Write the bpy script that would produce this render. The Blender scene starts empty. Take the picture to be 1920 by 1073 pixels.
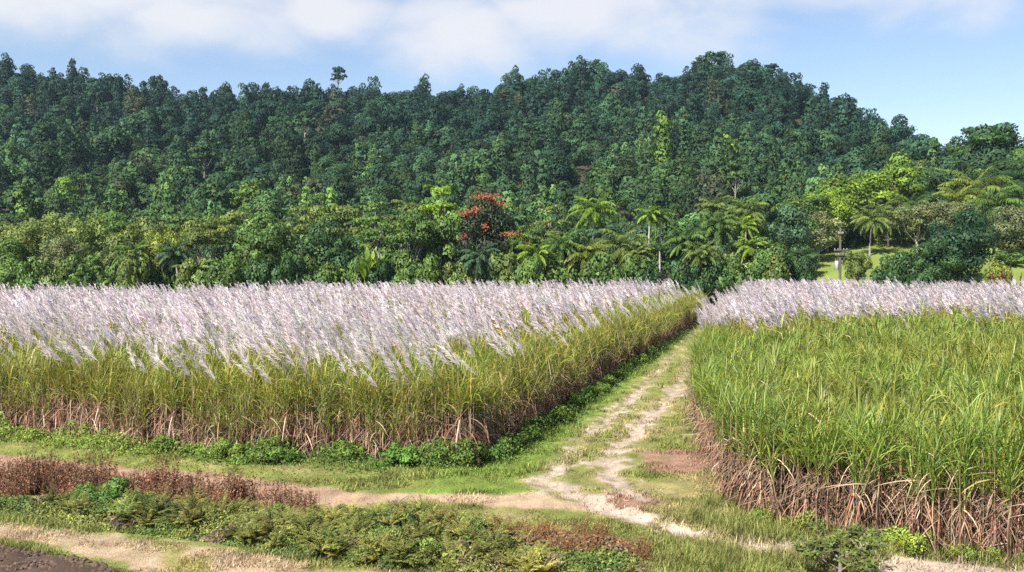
import bpy, math
import numpy as np
from mathutils import Vector

rng = np.random.default_rng(11)
SC = bpy.context.scene
COL = SC.collection
F, CAMZ, HY = 1700.0, 6.2, 494.0          # focal length in photo pixels, eye height, horizon row
PI = math.pi

# ------------------------------------------------------------------ numeric helpers
def ground_at(px, py):
    py = np.asarray(py, float); px = np.asarray(px, float)
    Y = F * CAMZ / (py - HY)
    return (px - 960) * Y / F, Y

def poly_world(pts):
    p = np.array(pts, float)
    x, y = ground_at(p[:, 0], p[:, 1])
    return np.stack([x, y], 1)

def smooth(t):
    t = np.clip(t, 0, 1)
    return t * t * (3 - 2 * t)

def _h(ix, iy, seed):
    n = (ix.astype(np.int64) * 374761393 + iy.astype(np.int64) * 668265263 + seed * 1442695041) & 0xffffffff
    n = ((n ^ (n >> 13)) * 1274126177) & 0xffffffff
    n = (n ^ (n >> 16)) & 0xffff
    return n / 65535.0

def vnoise(x, y, seed=0):
    ix = np.floor(x); iy = np.floor(y)
    fx = smooth(x - ix); fy = smooth(y - iy)
    a = _h(ix, iy, seed); b = _h(ix + 1, iy, seed); c = _h(ix, iy + 1, seed); d = _h(ix + 1, iy + 1, seed)
    return (a * (1 - fx) + b * fx) * (1 - fy) + (c * (1 - fx) + d * fx) * fy

def fbm(x, y, seed=0, oct=4):
    v = 0; amp = .5; tot = 0
    for k in range(oct):
        v = v + amp * vnoise(x * 2 ** k, y * 2 ** k, seed + 17 * k); tot += amp; amp *= .5
    return v / tot

def seg_dist(X, Y, pts):
    d = np.full(X.shape, 1e9)
    for a, b in zip(pts[:-1], pts[1:]):
        ab = b - a; L = max(ab @ ab, 1e-9)
        t = np.clip(((X - a[0]) * ab[0] + (Y - a[1]) * ab[1]) / L, 0, 1)
        d = np.minimum(d, np.hypot(X - a[0] - t * ab[0], Y - a[1] - t * ab[1]))
    return d

def inside(X, Y, poly):
    r = np.zeros(X.shape, bool)
    n = len(poly)
    for i in range(n):
        x1, y1 = poly[i]; x2, y2 = poly[(i + 1) % n]
        if y1 == y2: continue
        c = (y1 > Y) != (y2 > Y)
        r ^= c & (X < (x2 - x1) * (Y - y1) / (y2 - y1) + x1)
    return r

def poly_sd(X, Y, poly):
    d = seg_dist(X, Y, np.vstack([poly, poly[:1]]))
    return np.where(inside(X, Y, poly), d, -d)

def norm(v):
    return v / np.maximum(np.linalg.norm(v, axis=-1, keepdims=True), 1e-9)

# ------------------------------------------------------------------ terrain
SKY = np.array([(-400, 140), (-150, 125), (0, 112), (60, 112), (130, 122), (200, 132), (270, 156), (330, 160), (400, 172), (450, 164), (520, 160),
                (600, 156), (700, 150), (830, 156), (850, 164), (900, 158), (960, 143), (1040, 124), (1100, 122), (1150, 125), (1220, 128),
                (1270, 128), (1330, 100), (1380, 104), (1440, 118), (1500, 148), (1560, 196), (1600, 242), (1650, 268), (1700, 296),
                (1760, 328), (1850, 345), (2000, 380), (2300, 420)], float)
YR = 420.0
SX = (SKY[:, 0] - 960) * YR / F
SZ = CAMZ + (HY - SKY[:, 1]) * YR / F - 13.5
def terrain(X, Y):
    X = np.asarray(X, float); Y = np.asarray(Y, float)
    a = np.interp(X, [25, 42, 56, 72, 97, 115, 160, 300], [0, 4.5, 7.5, 9.2, 11.5, 13, 12.5, 11])
    b = np.maximum((np.minimum(Y, 212) - 110) / 68, 0) ** 1.1
    hil = a * b * np.where(Y > 212, np.clip(1 - (Y - 212) / 120, 0, 1), 1)
    t = np.clip((Y - 180) / (YR - 180), 0, 1)
    prof = t ** 1.08
    z = np.interp(X, SX, SZ) * prof
    z = z + 13 * (fbm(X / 55 + 7, Y / 80 + 3, 5, 3) - .5) * np.sin(PI * t)
    z = z * np.where(Y > YR + 15, np.clip(1 - (Y - YR - 15) / 260, 0, 1), 1)
    fl = .10 * (fbm(X / 6, Y / 6, 2, 3) - .5) * (Y < 120)
    return np.maximum(hil, z) + fl + np.clip(np.minimum(hil, z), 0, 6) * .3

# ------------------------------------------------------------------ zones on the ground (photo outlines laid out in metres)
RUT_A = poly_world([(1320, 612), (1262, 668), (1225, 708), (1190, 745), (1110, 812), (1062, 868), (1015, 905), (1060, 927), (1130, 955), (1230, 985), (1330, 1012), (1420, 1035), (1500, 1055), (1640, 1078)])
RUT_B = poly_world([(1328, 616), (1292, 690), (1268, 735), (1200, 800), (1150, 850), (1140, 880), (1170, 915), (1190, 935)])
Z_DRY = poly_world([(-500, 800), (0, 853), (250, 877), (450, 893), (700, 927), (1000, 925), (1120, 948), (1150, 965), (1000, 955), (800, 948), (560, 950), (300, 935), (0, 930), (-500, 900)])
Z_TAN = poly_world([(-400, 950), (0, 982), (200, 1002), (380, 1025), (520, 1050), (680, 1073), (900, 1110), (250, 1110), (200, 1066), (60, 1032), (0, 1022), (-400, 985)])
Z_PLOUGH = poly_world([(-700, 975), (0, 1028), (60, 1037), (130, 1052), (205, 1073), (290, 1110), (-700, 1110)])
Z_DEAD = [poly_world([(1190, 852), (1260, 846), (1350, 846), (1360, 893), (1200, 893)]), poly_world([(1085, 930), (1190, 922), (1260, 950), (1180, 962), (1130, 955)])]
Z_ROAD = poly_world([(1600, 1090), (1630, 1056), (1700, 1048), (1790, 1056), (1920, 1068), (2100, 1080), (2100, 1110), (1600, 1110)])
Z_WEED = poly_world([(-300, 900), (0, 945), (130, 942), (250, 946), (420, 962), (560, 975), (700, 968), (850, 982), (1000, 1005), (1120, 1008), (1190, 1010), (1235, 1062), (1250, 1110), (900, 1110), (700, 1076), (540, 1060), (400, 1028), (200, 1005), (0, 975), (-300, 945)])
Z_BROWN = [poly_world([(0, 900), (120, 912), (300, 925), (380, 935), (500, 946), (595, 958), (540, 968), (420, 962), (200, 945), (0, 942), (-300, 920), (-300, 880)]),
           poly_world([(730, 985), (900, 1000), (1050, 1008), (1150, 1012), (1215, 1040), (1235, 1070), (1000, 1062), (900, 1036), (760, 1010)])]
# cane blocks, metres
L_A = np.array([-1.0, 28.0]); L_FAR = np.array([25.5, 115.0]); L_B = np.array([-19.5, 33.6]); L_FRONT = np.array([[-22.0, 34.8], [-19.5, 33.6], [-12.5, 30.5], [-7.7, 28.7], [-4.2, 28.15], [-1.0, 28.0]])
LEFT = np.array([L_A, L_FAR, [-62, 82], [-80, 55], [-38, 41.5], *L_FRONT[:-1]])
R_EDGE = np.array([[5.8, 23.9], [6.2, 27.5], [7.4, 36], [8.9, 43], [10.7, 50], [14.0, 60], [20.3, 80], [28.5, 106]])
R_FRONT = np.array([[5.8, 23.9], [6.35, 21.9], [7.6, 20.6], [9.3, 19.55], [11.4, 18.8], [16, 17.9]])
RIGHT = np.vstack([R_EDGE, [[75, 112], [60, 60], [30, 22], [16, 17.9]], R_FRONT[::-1][1:-1]])
GRN = np.array([.165, .18, .048]); LUSH = np.array([.115, .18, .027]); YEL = np.array([.29, .235, .11]); BARE = np.array([.35, .28, .22])
DEADC = np.array([.24, .14, .10]); DRYC = np.array([.28, .175, .12]); TANC = np.array([.33, .245, .155]); PLOUGH = np.array([.075, .05, .036])
LAWN = np.array([.15, .19, .042]); FLOOR = np.array([.045, .042, .022]); LITTER = np.array([.13, .085, .055])

def mix(a, b, t):
    return a * (1 - t[:, None]) + b * t[:, None]

def zones(X, Y):
    """colour of the ground, and how much grass grows there"""
    n1 = fbm(X / 1.3, Y / 1.3, 21, 4); n2 = fbm(X / .45, Y / .45, 33, 3); n3 = fbm(X / 4, Y / 4, 40, 3)
    w = (n2 - .5) * 1.1 + (n1 - .5) * .9
    c = mix(np.tile(GRN, (len(X), 1)), YEL, smooth((n1 * .6 + n3 * .4 - .45) * 4) * .75)
    dens = np.full(X.shape, 1.0)
    # lush strip along the left block
    ab = L_FAR - L_A; dl = ((X - L_A[0]) * ab[1] - (Y - L_A[1]) * ab[0]) / np.linalg.norm(ab)
    lush = smooth((2.4 - np.abs(dl - 1.0) + w) / 1.5) * (Y > 24)
    c = mix(c, LUSH, np.clip(lush * (.45 + n3), 0, 1) * .8)
    # worn strip between the ruts: drier
    da = seg_dist(X, Y, RUT_A); db = seg_dist(X, Y, RUT_B)
    worn = smooth((.95 - np.minimum(da, db) + w * .6) / .9)
    c = mix(c, np.array([.25, .205, .095]), worn * .8)
    def blob(px, py, rx, ry):
        x, y = ground_at(px, py)
        return 1 - np.hypot((X - x) / rx, (Y - y) / ry)
    n4 = fbm(X / .22, Y / .35, 58, 3)
    b = np.maximum(smooth((.33 - da + w * .5 + (n4 - .5) * 1.3) / .3), smooth((.40 - db + w * .5 + (n4 - .5) * 1.3) / .3)) * smooth((n3 * .4 + n1 * .6 - .34) * 6) * np.clip(1.3 - (Y - 36) / 22, .15, 1)
    for q in ((1272, 735, 1.0, 2.4), (1140, 868, 1.3, 1.5), (1050, 915, .9, .7), (1160, 925, .6, .5), (1440, 1038, 1.0, .5), (1105, 935, .7, .5), (1330, 604, .8, 4)):
        b = np.maximum(b, smooth((blob(*q) + w * .9 + (n4 - .5) * 1.4) * 1.8) * .9)
    b = np.maximum(b, smooth((poly_sd(X, Y, Z_ROAD) + w * .5) / .3) * .93)
    for z in Z_DEAD:
        m = smooth((poly_sd(X, Y, z) + w * .5 + .1) / .35)
        c = mix(c, DEADC, m * np.clip(.45 + 1.1 * n2, 0, .95)); dens *= 1 - .15 * m
    m = smooth((poly_sd(X, Y, Z_DRY) + w * .45 + .1) / .4)
    dry = mix(np.tile(DRYC, (len(X), 1)), np.array([.36, .26, .17]), smooth((X + 9) / 9))
    c = c * (1 - m[:, None]) + dry * m[:, None]; dens *= 1 - .5 * m
    m = smooth((poly_sd(X, Y, Z_TAN) + w * .5) / .3)
    tan = mix(np.tile(TANC, (len(X), 1)), np.array([.24, .21, .07]), smooth((n1 - .56) * 9))
    c = c * (1 - m[:, None]) + tan * m[:, None]; dens *= 1 - .45 * m
    c = mix(c, BARE * (.75 + .5 * n1[:, None]), b); dens *= 1 - .93 * b
    m = smooth((poly_sd(X, Y, Z_PLOUGH) + w * .12) / .12)
    c = mix(c, PLOUGH, m); dens *= 1 - m
    m = smooth((poly_sd(X, Y, Z_WEED) + w * .3) / .4)
    c = mix(c, np.array([.09, .075, .035]), m * .8); dens *= 1 - .3 * m
    m = np.maximum(inside(X, Y, LEFT), inside(X, Y, RIGHT)).astype(float)
    c = mix(c, LITTER, m); dens *= 1 - m
    far = smooth((Y - 110) / 6)
    lawn = mix(np.tile(FLOOR, (len(X), 1)), LAWN, smooth((X - 36) / 6) * smooth((205 - Y) / 8))
    lawn = lawn * (.7 + .6 * fbm(X / 5, Y / 5, 150, 4)[:, None])
    c = mix(c, lawn, far)
    dens *= (Y < 100)
    c = c * (.62 + .76 * fbm(X / .3, Y / .5, 44, 3)[:, None]) * (.8 + .4 * n2[:, None])
    return c, dens

# ------------------------------------------------------------------ mesh building
class MB:
    def __init__(s):
        s.v = []; s.c = []; s.q = []; s.n = 0; s.t = []; s.nr = []
    def add(s, v, f, c, nr=None):
        v = np.asarray(v, float).reshape(-1, 3); f = np.asarray(f, np.int64)
        c = np.asarray(c, float)
        if c.ndim == 1: c = np.tile(c, (len(v), 1))
        s.v.append(v); s.c.append(c.reshape(-1, 3))
        (s.q if f.shape[1] == 4 else s.t).append(f + s.n)
        if nr is not None: s.nr.append(nr)
        s.n += len(v)
    def arrays(s):
        v = np.concatenate(s.v) if s.v else np.zeros((0, 3)); c = np.concatenate(s.c) if s.c else np.zeros((0, 3))
        q = np.concatenate(s.q) if s.q else np.zeros((0, 4), np.int64)
        t = np.concatenate(s.t) if s.t else np.zeros((0, 3), np.int64)
        return v, c, q, t, (np.concatenate(s.nr) if s.nr else None)
    def mesh(s, name, mat, flat=False):
        v, c, q, t, _ = s.arrays()
        me = bpy.data.meshes.new(name)
        me.vertices.add(len(v)); me.vertices.foreach_set('co', v.astype(np.float32).ravel())
        me.loops.add(q.size + t.size)
        me.loops.foreach_set('vertex_index', np.concatenate([q.ravel(), t.ravel()]).astype(np.int32))
        me.polygons.add(len(q) + len(t))
        me.polygons.foreach_set('loop_start', np.concatenate([np.arange(len(q)) * 4, q.size + np.arange(len(t)) * 3]).astype(np.int32))
        a = me.attributes.new('tint', 'FLOAT_COLOR', 'POINT')
        a.data.foreach_set('color', np.concatenate([c, np.ones((len(c), 1))], 1).astype(np.float32).ravel())
        if flat:
            me.polygons.foreach_set('use_smooth', np.zeros(len(q) + len(t), bool))
        if s.nr:
            nr = np.concatenate(s.nr)
            if len(nr) == len(v):
                a = me.attributes.new('custom_normal', 'FLOAT_VECTOR', 'POINT'); a.data.foreach_set('vector', nr.astype(np.float32).ravel())
        me.update(calc_edges=True)
        me.materials.append(mat)
        return me
    def obj(s, name, mat, parent=None, flat=False):
        o = bpy.data.objects.new(name, s.mesh(name, mat, flat)); COL.objects.link(o)
        o.color = (1, 1, 1, 1)
        if parent is not None: o.parent = parent
        return o

def replicate(dst, src, pos, rot, sc, tint):
    """append len(pos) turned and scaled copies of src's arrays to dst"""
    v, c, q, t, nr = src
    k, n = len(pos), len(v)
    if k == 0 or n == 0: return
    sc = np.asarray(sc, float)
    if sc.ndim == 1: sc = np.repeat(sc[:, None], 3, 1)
    cs, sn = np.cos(rot)[:, None], np.sin(rot)[:, None]
    w = v[None] * sc[:, None, :]
    x = w[..., 0] * cs - w[..., 1] * sn; y = w[..., 0] * sn + w[..., 1] * cs
    V = np.stack([x + pos[:, None, 0], y + pos[:, None, 1], w[..., 2] + pos[:, None, 2]], -1).reshape(-1, 3)
    C = (c[None] * tint[:, None, :]).reshape(-1, 3)
    off = (np.arange(k) * n)[:, None, None]
    base = dst.n
    dst.v.append(V); dst.c.append(C)
    if nr is not None:
        w = norm(nr[None] / sc[:, None, :])
        dst.nr.append(np.stack([w[..., 0] * cs - w[..., 1] * sn, w[..., 0] * sn + w[..., 1] * cs, w[..., 2]], -1).reshape(-1, 3))
    if len(q): dst.q.append((q[None] + off).reshape(-1, 4) + base)
    if len(t): dst.t.append((t[None] + off).reshape(-1, 3) + base)
    dst.n += len(V)

def ribbons(mb, P, az, el, L, W, droop, segs, col, twist=None, tip=None, prof=(.55, 1, .85, .04), pw=1.4):
    n = len(P); s = np.linspace(0, 1, segs + 1)
    e = el[:, None] - droop[:, None] * s[None] ** pw
    em = (e[:, 1:] + e[:, :-1]) / 2
    d = np.stack([np.cos(em) * np.cos(az)[:, None], np.cos(em) * np.sin(az)[:, None], np.sin(em)], -1) * (L / segs)[:, None, None]
    pos = np.concatenate([P[:, None], P[:, None] + np.cumsum(d, 1)], 1)
    tw = np.zeros(n) if twist is None else twist
    side = np.stack([-np.sin(az) * np.cos(tw), np.cos(az) * np.cos(tw), np.sin(tw)], -1)
    w = np.interp(s, np.linspace(0, 1, len(prof)), prof)[None, :, None] * W[:, None, None] / 2
    V = np.stack([pos - side[:, None] * w, pos + side[:, None] * w], 2)
    C = np.repeat(col[:, None], segs + 1, 1)
    if tip is not None:
        C = C * (1 - s[None, :, None] ** 2) + tip[:, None] * s[None, :, None] ** 2
    C = np.repeat(C[:, :, None], 2, 2)
    i = np.arange(segs) * 2
    f = np.stack([i, i + 1, i + 3, i + 2], 1)[None] + (np.arange(n) * (segs + 1) * 2)[:, None, None]
    mb.add(V.reshape(-1, 3), f.reshape(-1, 4), C.reshape(-1, 3))
    return pos

def tube(mb, pts, rad, col, sides=6):
    pts = np.asarray(pts, float); rad = np.asarray(rad, float); m = len(pts)
    tan = norm(np.gradient(pts, axis=0))
    ref = np.where(np.abs(tan[:, 2:3]) > .9, np.array([[1., 0, 0]]), np.array([[0, 0, 1.]]))
    a = norm(np.cross(tan, ref)); b = np.cross(tan, a)
    th = np.arange(sides) / sides * 2 * PI
    V = pts[:, None] + rad[:, None, None] * (a[:, None] * np.cos(th)[None, :, None] + b[:, None] * np.sin(th)[None, :, None])
    f = []
    for k in range(m - 1):
        for j in range(sides):
            f.append((k * sides + j, k * sides + (j + 1) % sides, (k + 1) * sides + (j + 1) % sides, (k + 1) * sides + j))
    mb.add(V.reshape(-1, 3), np.array(f), col)
    top = V[-1]; c = len(top)
    mb.add(np.vstack([top, pts[-1:]]), np.array([(j, (j + 1) % sides, c) for j in range(sides)]), col)

def cards(mb, P, N, L, W, col, r, tri=False, bend=.18, sn=None):
    n = len(P); N = norm(N)
    t = norm(np.cross(N, r.normal(size=(n, 3)))); b = np.cross(N, t)
    L = np.broadcast_to(L, (n,))[:, None]; W = np.broadcast_to(W, (n,))[:, None]
    if tri:
        V = np.stack([P - t * L / 2 - b * W / 2, P - t * L / 2 + b * W / 2, P + t * L / 2 - N * L * bend], 1)
        f = np.arange(n * 3).reshape(n, 3)[:, ::-1]
        mb.add(V.reshape(-1, 3), f, np.repeat(col, 3, 0), None if sn is None else np.repeat(sn, 3, 0))
    else:
        V = np.stack([P - t * L / 2 - N * L * bend * .5, P + b * W / 2 + N * L * bend * .3, P + t * L / 2 - N * L * bend, P - b * W / 2 + N * L * bend * .3], 1)
        f = np.arange(n * 4).reshape(n, 4)[:, ::-1]
        mb.add(V.reshape(-1, 3), f, np.repeat(col, 4, 0), None if sn is None else np.repeat(sn, 4, 0))

def box(mb, lo, hi, col):
    x0, y0, z0 = lo; x1, y1, z1 = hi
    v = [(x0, y0, z0), (x1, y0, z0), (x1, y1, z0), (x0, y1, z0), (x0, y0, z1), (x1, y0, z1), (x1, y1, z1), (x0, y1, z1)]
    mb.add(v, [(0, 3, 2, 1), (4, 5, 6, 7), (0, 1, 5, 4), (1, 2, 6, 5), (2, 3, 7, 6), (3, 0, 4, 7)], col)

# ------------------------------------------------------------------ materials
def new_mat(name):
    m = bpy.data.materials.new(name); m.use_nodes = True
    m.node_tree.nodes.clear()
    return m, m.node_tree.nodes, m.node_tree.links

def leaf_material(name, rough=.55, transl=.3, spec=.25, var=.25, scale=3.0, tcol=(1.25, 1.25, .6)):
    m, N, K = new_mat(name)
    out = N.new('ShaderNodeOutputMaterial'); at = N.new('ShaderNodeAttribute'); at.attribute_name = 'tint'
    oi = N.new('ShaderNodeObjectInfo'); mu = N.new('ShaderNodeMixRGB'); mu.blend_type = 'MULTIPLY'; mu.inputs[0].default_value = 1
    K.new(at.outputs['Color'], mu.inputs[1]); K.new(oi.outputs['Color'], mu.inputs[2])
    geo = N.new('ShaderNodeNewGeometry'); no = N.new('ShaderNodeTexNoise'); no.inputs['Scale'].default_value = scale; no.inputs['Detail'].default_value = 2
    K.new(geo.outputs['Position'], no.inputs['Vector'])
    mr = N.new('ShaderNodeMapRange'); mr.inputs[3].default_value = 1 - var; mr.inputs[4].default_value = 1 + var
    mr.inputs[1].default_value = .3; mr.inputs[2].default_value = .7
    K.new(no.outputs['Fac'], mr.inputs[0])
    vm = N.new('ShaderNodeVectorMath'); vm.operation = 'SCALE'
    K.new(mu.outputs[0], vm.inputs[0]); K.new(mr.outputs[0], vm.inputs['Scale'])
    bs = N.new('ShaderNodeBsdfPrincipled'); bs.inputs['Roughness'].default_value = rough; bs.inputs['Specular IOR Level'].default_value = spec
    K.new(vm.outputs[0], bs.inputs['Base Color'])
    tm = N.new('ShaderNodeVectorMath'); tm.operation = 'MULTIPLY'; tm.inputs[1].default_value = tcol
    K.new(vm.outputs[0], tm.inputs[0])
    tr = N.new('ShaderNodeBsdfTranslucent'); K.new(tm.outputs[0], tr.inputs['Color'])
    mx = N.new('ShaderNodeMixShader'); mx.inputs[0].default_value = transl
    K.new(bs.outputs[0], mx.inputs[1]); K.new(tr.outputs[0], mx.inputs[2]); K.new(mx.outputs[0], out.inputs['Surface'])
    return m

def solid_material(name, rough=.8, scale=8, var=.3, bump=.3, stretch=(1, 1, 1), metal=0.0):
    m, N, K = new_mat(name)
    out = N.new('ShaderNodeOutputMaterial'); at = N.new('ShaderNodeAttribute'); at.attribute_name = 'tint'
    oi = N.new('ShaderNodeObjectInfo'); mu = N.new('ShaderNodeMixRGB'); mu.blend_type = 'MULTIPLY'; mu.inputs[0].default_value = 1
    K.new(at.outputs['Color'], mu.inputs[1]); K.new(oi.outputs['Color'], mu.inputs[2])
    tc = N.new('ShaderNodeTexCoord'); mp = N.new('ShaderNodeMapping'); mp.inputs['Scale'].default_value = stretch
    K.new(tc.outputs['Object'], mp.inputs[0])
    no = N.new('ShaderNodeTexNoise'); no.inputs['Scale'].default_value = scale; no.inputs['Detail'].default_value = 5
    K.new(mp.outputs[0], no.inputs['Vector'])
    mr = N.new('ShaderNodeMapRange'); mr.inputs[1].default_value = .3; mr.inputs[2].default_value = .7
    mr.inputs[3].default_value = 1 - var; mr.inputs[4].default_value = 1 + var
    K.new(no.outputs['Fac'], mr.inputs[0])
    vm = N.new('ShaderNodeVectorMath'); vm.operation = 'SCALE'
    K.new(mu.outputs[0], vm.inputs[0]); K.new(mr.outputs[0], vm.inputs['Scale'])
    bs = N.new('ShaderNodeBsdfPrincipled'); bs.inputs['Roughness'].default_value = rough; bs.inputs['Specular IOR Level'].default_value = .25; bs.inputs['Metallic'].default_value = metal
    K.new(vm.outputs[0], bs.inputs['Base Color'])
    bp = N.new('ShaderNodeBump'); bp.inputs['Strength'].default_value = bump; bp.inputs['Distance'].default_value = .03
    K.new(no.outputs['Fac'], bp.inputs['Height']); K.new(bp.outputs[0], bs.inputs['Normal'])
    K.new(bs.outputs[0], out.inputs['Surface'])
    return m

def ground_material():
    m, N, K = new_mat('ground')
    out = N.new('ShaderNodeOutputMaterial'); at = N.new('ShaderNodeAttribute'); at.attribute_name = 'tint'
    geo = N.new('ShaderNodeNewGeometry')
    n1 = N.new('ShaderNodeTexNoise'); n1.inputs['Scale'].default_value = 9; n1.inputs['Detail'].default_value = 6; n1.inputs['Roughness'].default_value = .7
    n2 = N.new('ShaderNodeTexNoise'); n2.inputs['Scale'].default_value = 38; n2.inputs['Detail'].default_value = 4
    K.new(geo.outputs['Position'], n1.inputs['Vector']); K.new(geo.outputs['Position'], n2.inputs['Vector'])
    ad = N.new('ShaderNodeMath'); ad.operation = 'ADD'; K.new(n1.outputs['Fac'], ad.inputs[0]); K.new(n2.outputs['Fac'], ad.inputs[1])
    mr = N.new('ShaderNodeMapRange'); mr.inputs[1].default_value = .7; mr.inputs[2].default_value = 1.3; mr.inputs[3].default_value = .68; mr.inputs[4].default_value = 1.3
    K.new(ad.outputs[0], mr.inputs[0])
    vm = N.new('ShaderNodeVectorMath'); vm.operation = 'SCALE'; K.new(at.outputs['Color'], vm.inputs[0]); K.new(mr.outputs[0], vm.inputs['Scale'])
    bs = N.new('ShaderNodeBsdfPrincipled'); bs.inputs['Roughness'].default_value = .95; bs.inputs['Specular IOR Level'].default_value = .1
    K.new(vm.outputs[0], bs.inputs['Base Color'])
    bp = N.new('ShaderNodeBump'); bp.inputs['Strength'].default_value = .6; bp.inputs['Distance'].default_value = .05
    K.new(ad.outputs[0], bp.inputs['Height']); K.new(bp.outputs[0], bs.inputs['Normal'])
    K.new(bs.outputs[0], out.inputs['Surface'])
    return m

M_LEAF = leaf_material('broad_leaf')
M_FAR = leaf_material('forest_leaf', rough=.7, transl=.2, spec=.15, scale=.25, var=.3)
M_CANE = leaf_material('cane_leaf', rough=.45, transl=.35, spec=.35, scale=.6, var=.18)
M_DRY = leaf_material('dry_leaf', rough=.8, transl=.2, spec=.1, scale=1.2, var=.25, tcol=(1.1, 1, .9))
M_PLUME = leaf_material('cane_plume', rough=.7, transl=.45, spec=.1, scale=.5, var=.07, tcol=(1, 1, 1))
M_GRASS = leaf_material('grass_blade', rough=.6, transl=.3, spec=.2, scale=1.5, var=.2, tcol=(1.15, 1.15, .8))
M_BARK = solid_material('bark', .9, 6, .35, .5, (1, 1, .2))
M_STALK = solid_material('cane_stalk', .6, 10, .25, .2, (1, 1, .3))
M_WOOD = solid_material('pole_timber', .85, 5, .3, .4, (1, 1, .1))
M_METAL = solid_material('grey_metal', .45, 4, .12, .05, metal=.5)
M_SOIL = solid_material('clod_soil', .95, 12, .35, .6)
M_GROUND = ground_material()

# ------------------------------------------------------------------ things
def tag(o, label, cat, group=None, kind=None):
    o['label'] = label
    if cat: o['category'] = cat
    if group: o['group'] = group
    if kind: o['kind'] = kind
    return o

def empty(name, loc=(0, 0, 0)):
    o = bpy.data.objects.new(name, None); COL.objects.link(o); o.location = loc; o.empty_display_size = .3
    return o

class Proto:
    """first use places the model itself, later uses copy it with its parts"""
    def __init__(s, name, parts, size):
        s.name, s.parts, s.size, s.root = name, parts, size, None      # parts: list of (part name, mesh, colour follows the thing)
    def place(s, loc, rz, scale, color, label, cat, group=None):
        r = bpy.data.objects.new(s.name, None); COL.objects.link(r)
        r.empty_display_size = .3
        r.location = loc; r.rotation_euler = (0, 0, rz); r.scale = scale if hasattr(scale, '__len__') else (scale,) * 3
        tag(r, label, cat, group)
        for pn, me, follow in s.parts:
            c = bpy.data.objects.new(pn, me); COL.objects.link(c); c.parent = r
            c.color = (*color, 1) if follow else (1, 1, 1, 1)
        return r

def leafcol(n, r, s=.2, hue=.09):
    f = np.exp(r.normal(0, s, n))[:, None]
    h = r.normal(0, hue, n)
    return f * np.stack([1 + h * 1.3, 1 + h * .2, 1 - h], 1)

def lobe_cards(mb, lobes, n, L, W, r, jit=.45, tri=False, under=-.35, shell=(.7, 1.05), curtain=0.0, lob=.16, clump=None):
    lobes = np.array(lobes, float)
    a = (lobes[:, 3] * lobes[:, 5]) ** 1.0; k = r.choice(len(lobes), n, p=a / a.sum())
    d = norm(r.normal(size=(n, 3))); d[:, 2] = np.where(d[:, 2] < under, -d[:, 2], d[:, 2])
    u = r.uniform(*shell, n)[:, None]
    R = lobes[k, 3:6]
    P = lobes[k, :3] + d * R * u
    if clump:                                   # gather the leaves into sprays so gaps open between them
        q = norm(d); g = np.round(q * clump) / clump
        P = lobes[k, :3] + norm(.55 * q + .45 * (g + 1e-6)) * R * u * (1 + .12 * np.sin(g.sum(1) * 17.3))[:, None]
    N0 = norm(d / R); N = N0 + jit * r.normal(size=(n, 3))
    if curtain: N[:, 2] *= 1 - curtain
    N = np.where(((N * N0).sum(1) < 0)[:, None], -N, N)
    sn = norm(.8 * N0 + .35 * norm(N))
    lf = leafcol(len(lobes), r, lob, .05)
    col = leafcol(n, r, .13 if tri else .2) * lf[k]
    s = r.uniform(.7, 1.3, n)
    cards(mb, P, N, L * s, W * s, col, r, tri, sn=sn)

def dome(r, R, zc, rz, n, f=(.3, .46), low=-.5):
    out = []
    for i in range(n):
        d = norm(r.normal(size=3)); d[2] = max(d[2], low)
        s = r.uniform(.5, .78)
        q = R * r.uniform(*f)
        out.append((d[0] * R * s, d[1] * R * s, zc + d[2] * rz * s, q, q, q * r.uniform(.7, 1.0)))
    out.append((0, 0, zc, R * .55, R * .55, rz * .6))
    return out

def limbs(mb, r, H0, lobes, rad, col, top=.6, sides=6):
    """tapered trunk plus limbs that run out into the crown's lobes"""
    lx = r.uniform(-.3, .3, 2)
    tr = [(0, 0, -.6), (0, 0, 0), (lx[0] * .4, lx[1] * .4, H0 * .5), (lx[0], lx[1], H0), (lx[0] * 1.2, lx[1] * 1.2, H0 * (1 + top))]
    tube(mb, tr, [rad * 1.5, rad * 1.2, rad * .9, rad * .75, rad * .3], col, sides)
    for l in lobes:
        e = np.array(l[:3]); s = np.array([lx[0], lx[1], H0 * r.uniform(.75, 1.05)])
        m = (s + e) / 2 + r.normal(0, .25, 3) - np.array([0, 0, .2])
        tube(mb, [s, m, e], [rad * .42, rad * .26, rad * .09], col, 5)

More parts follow.
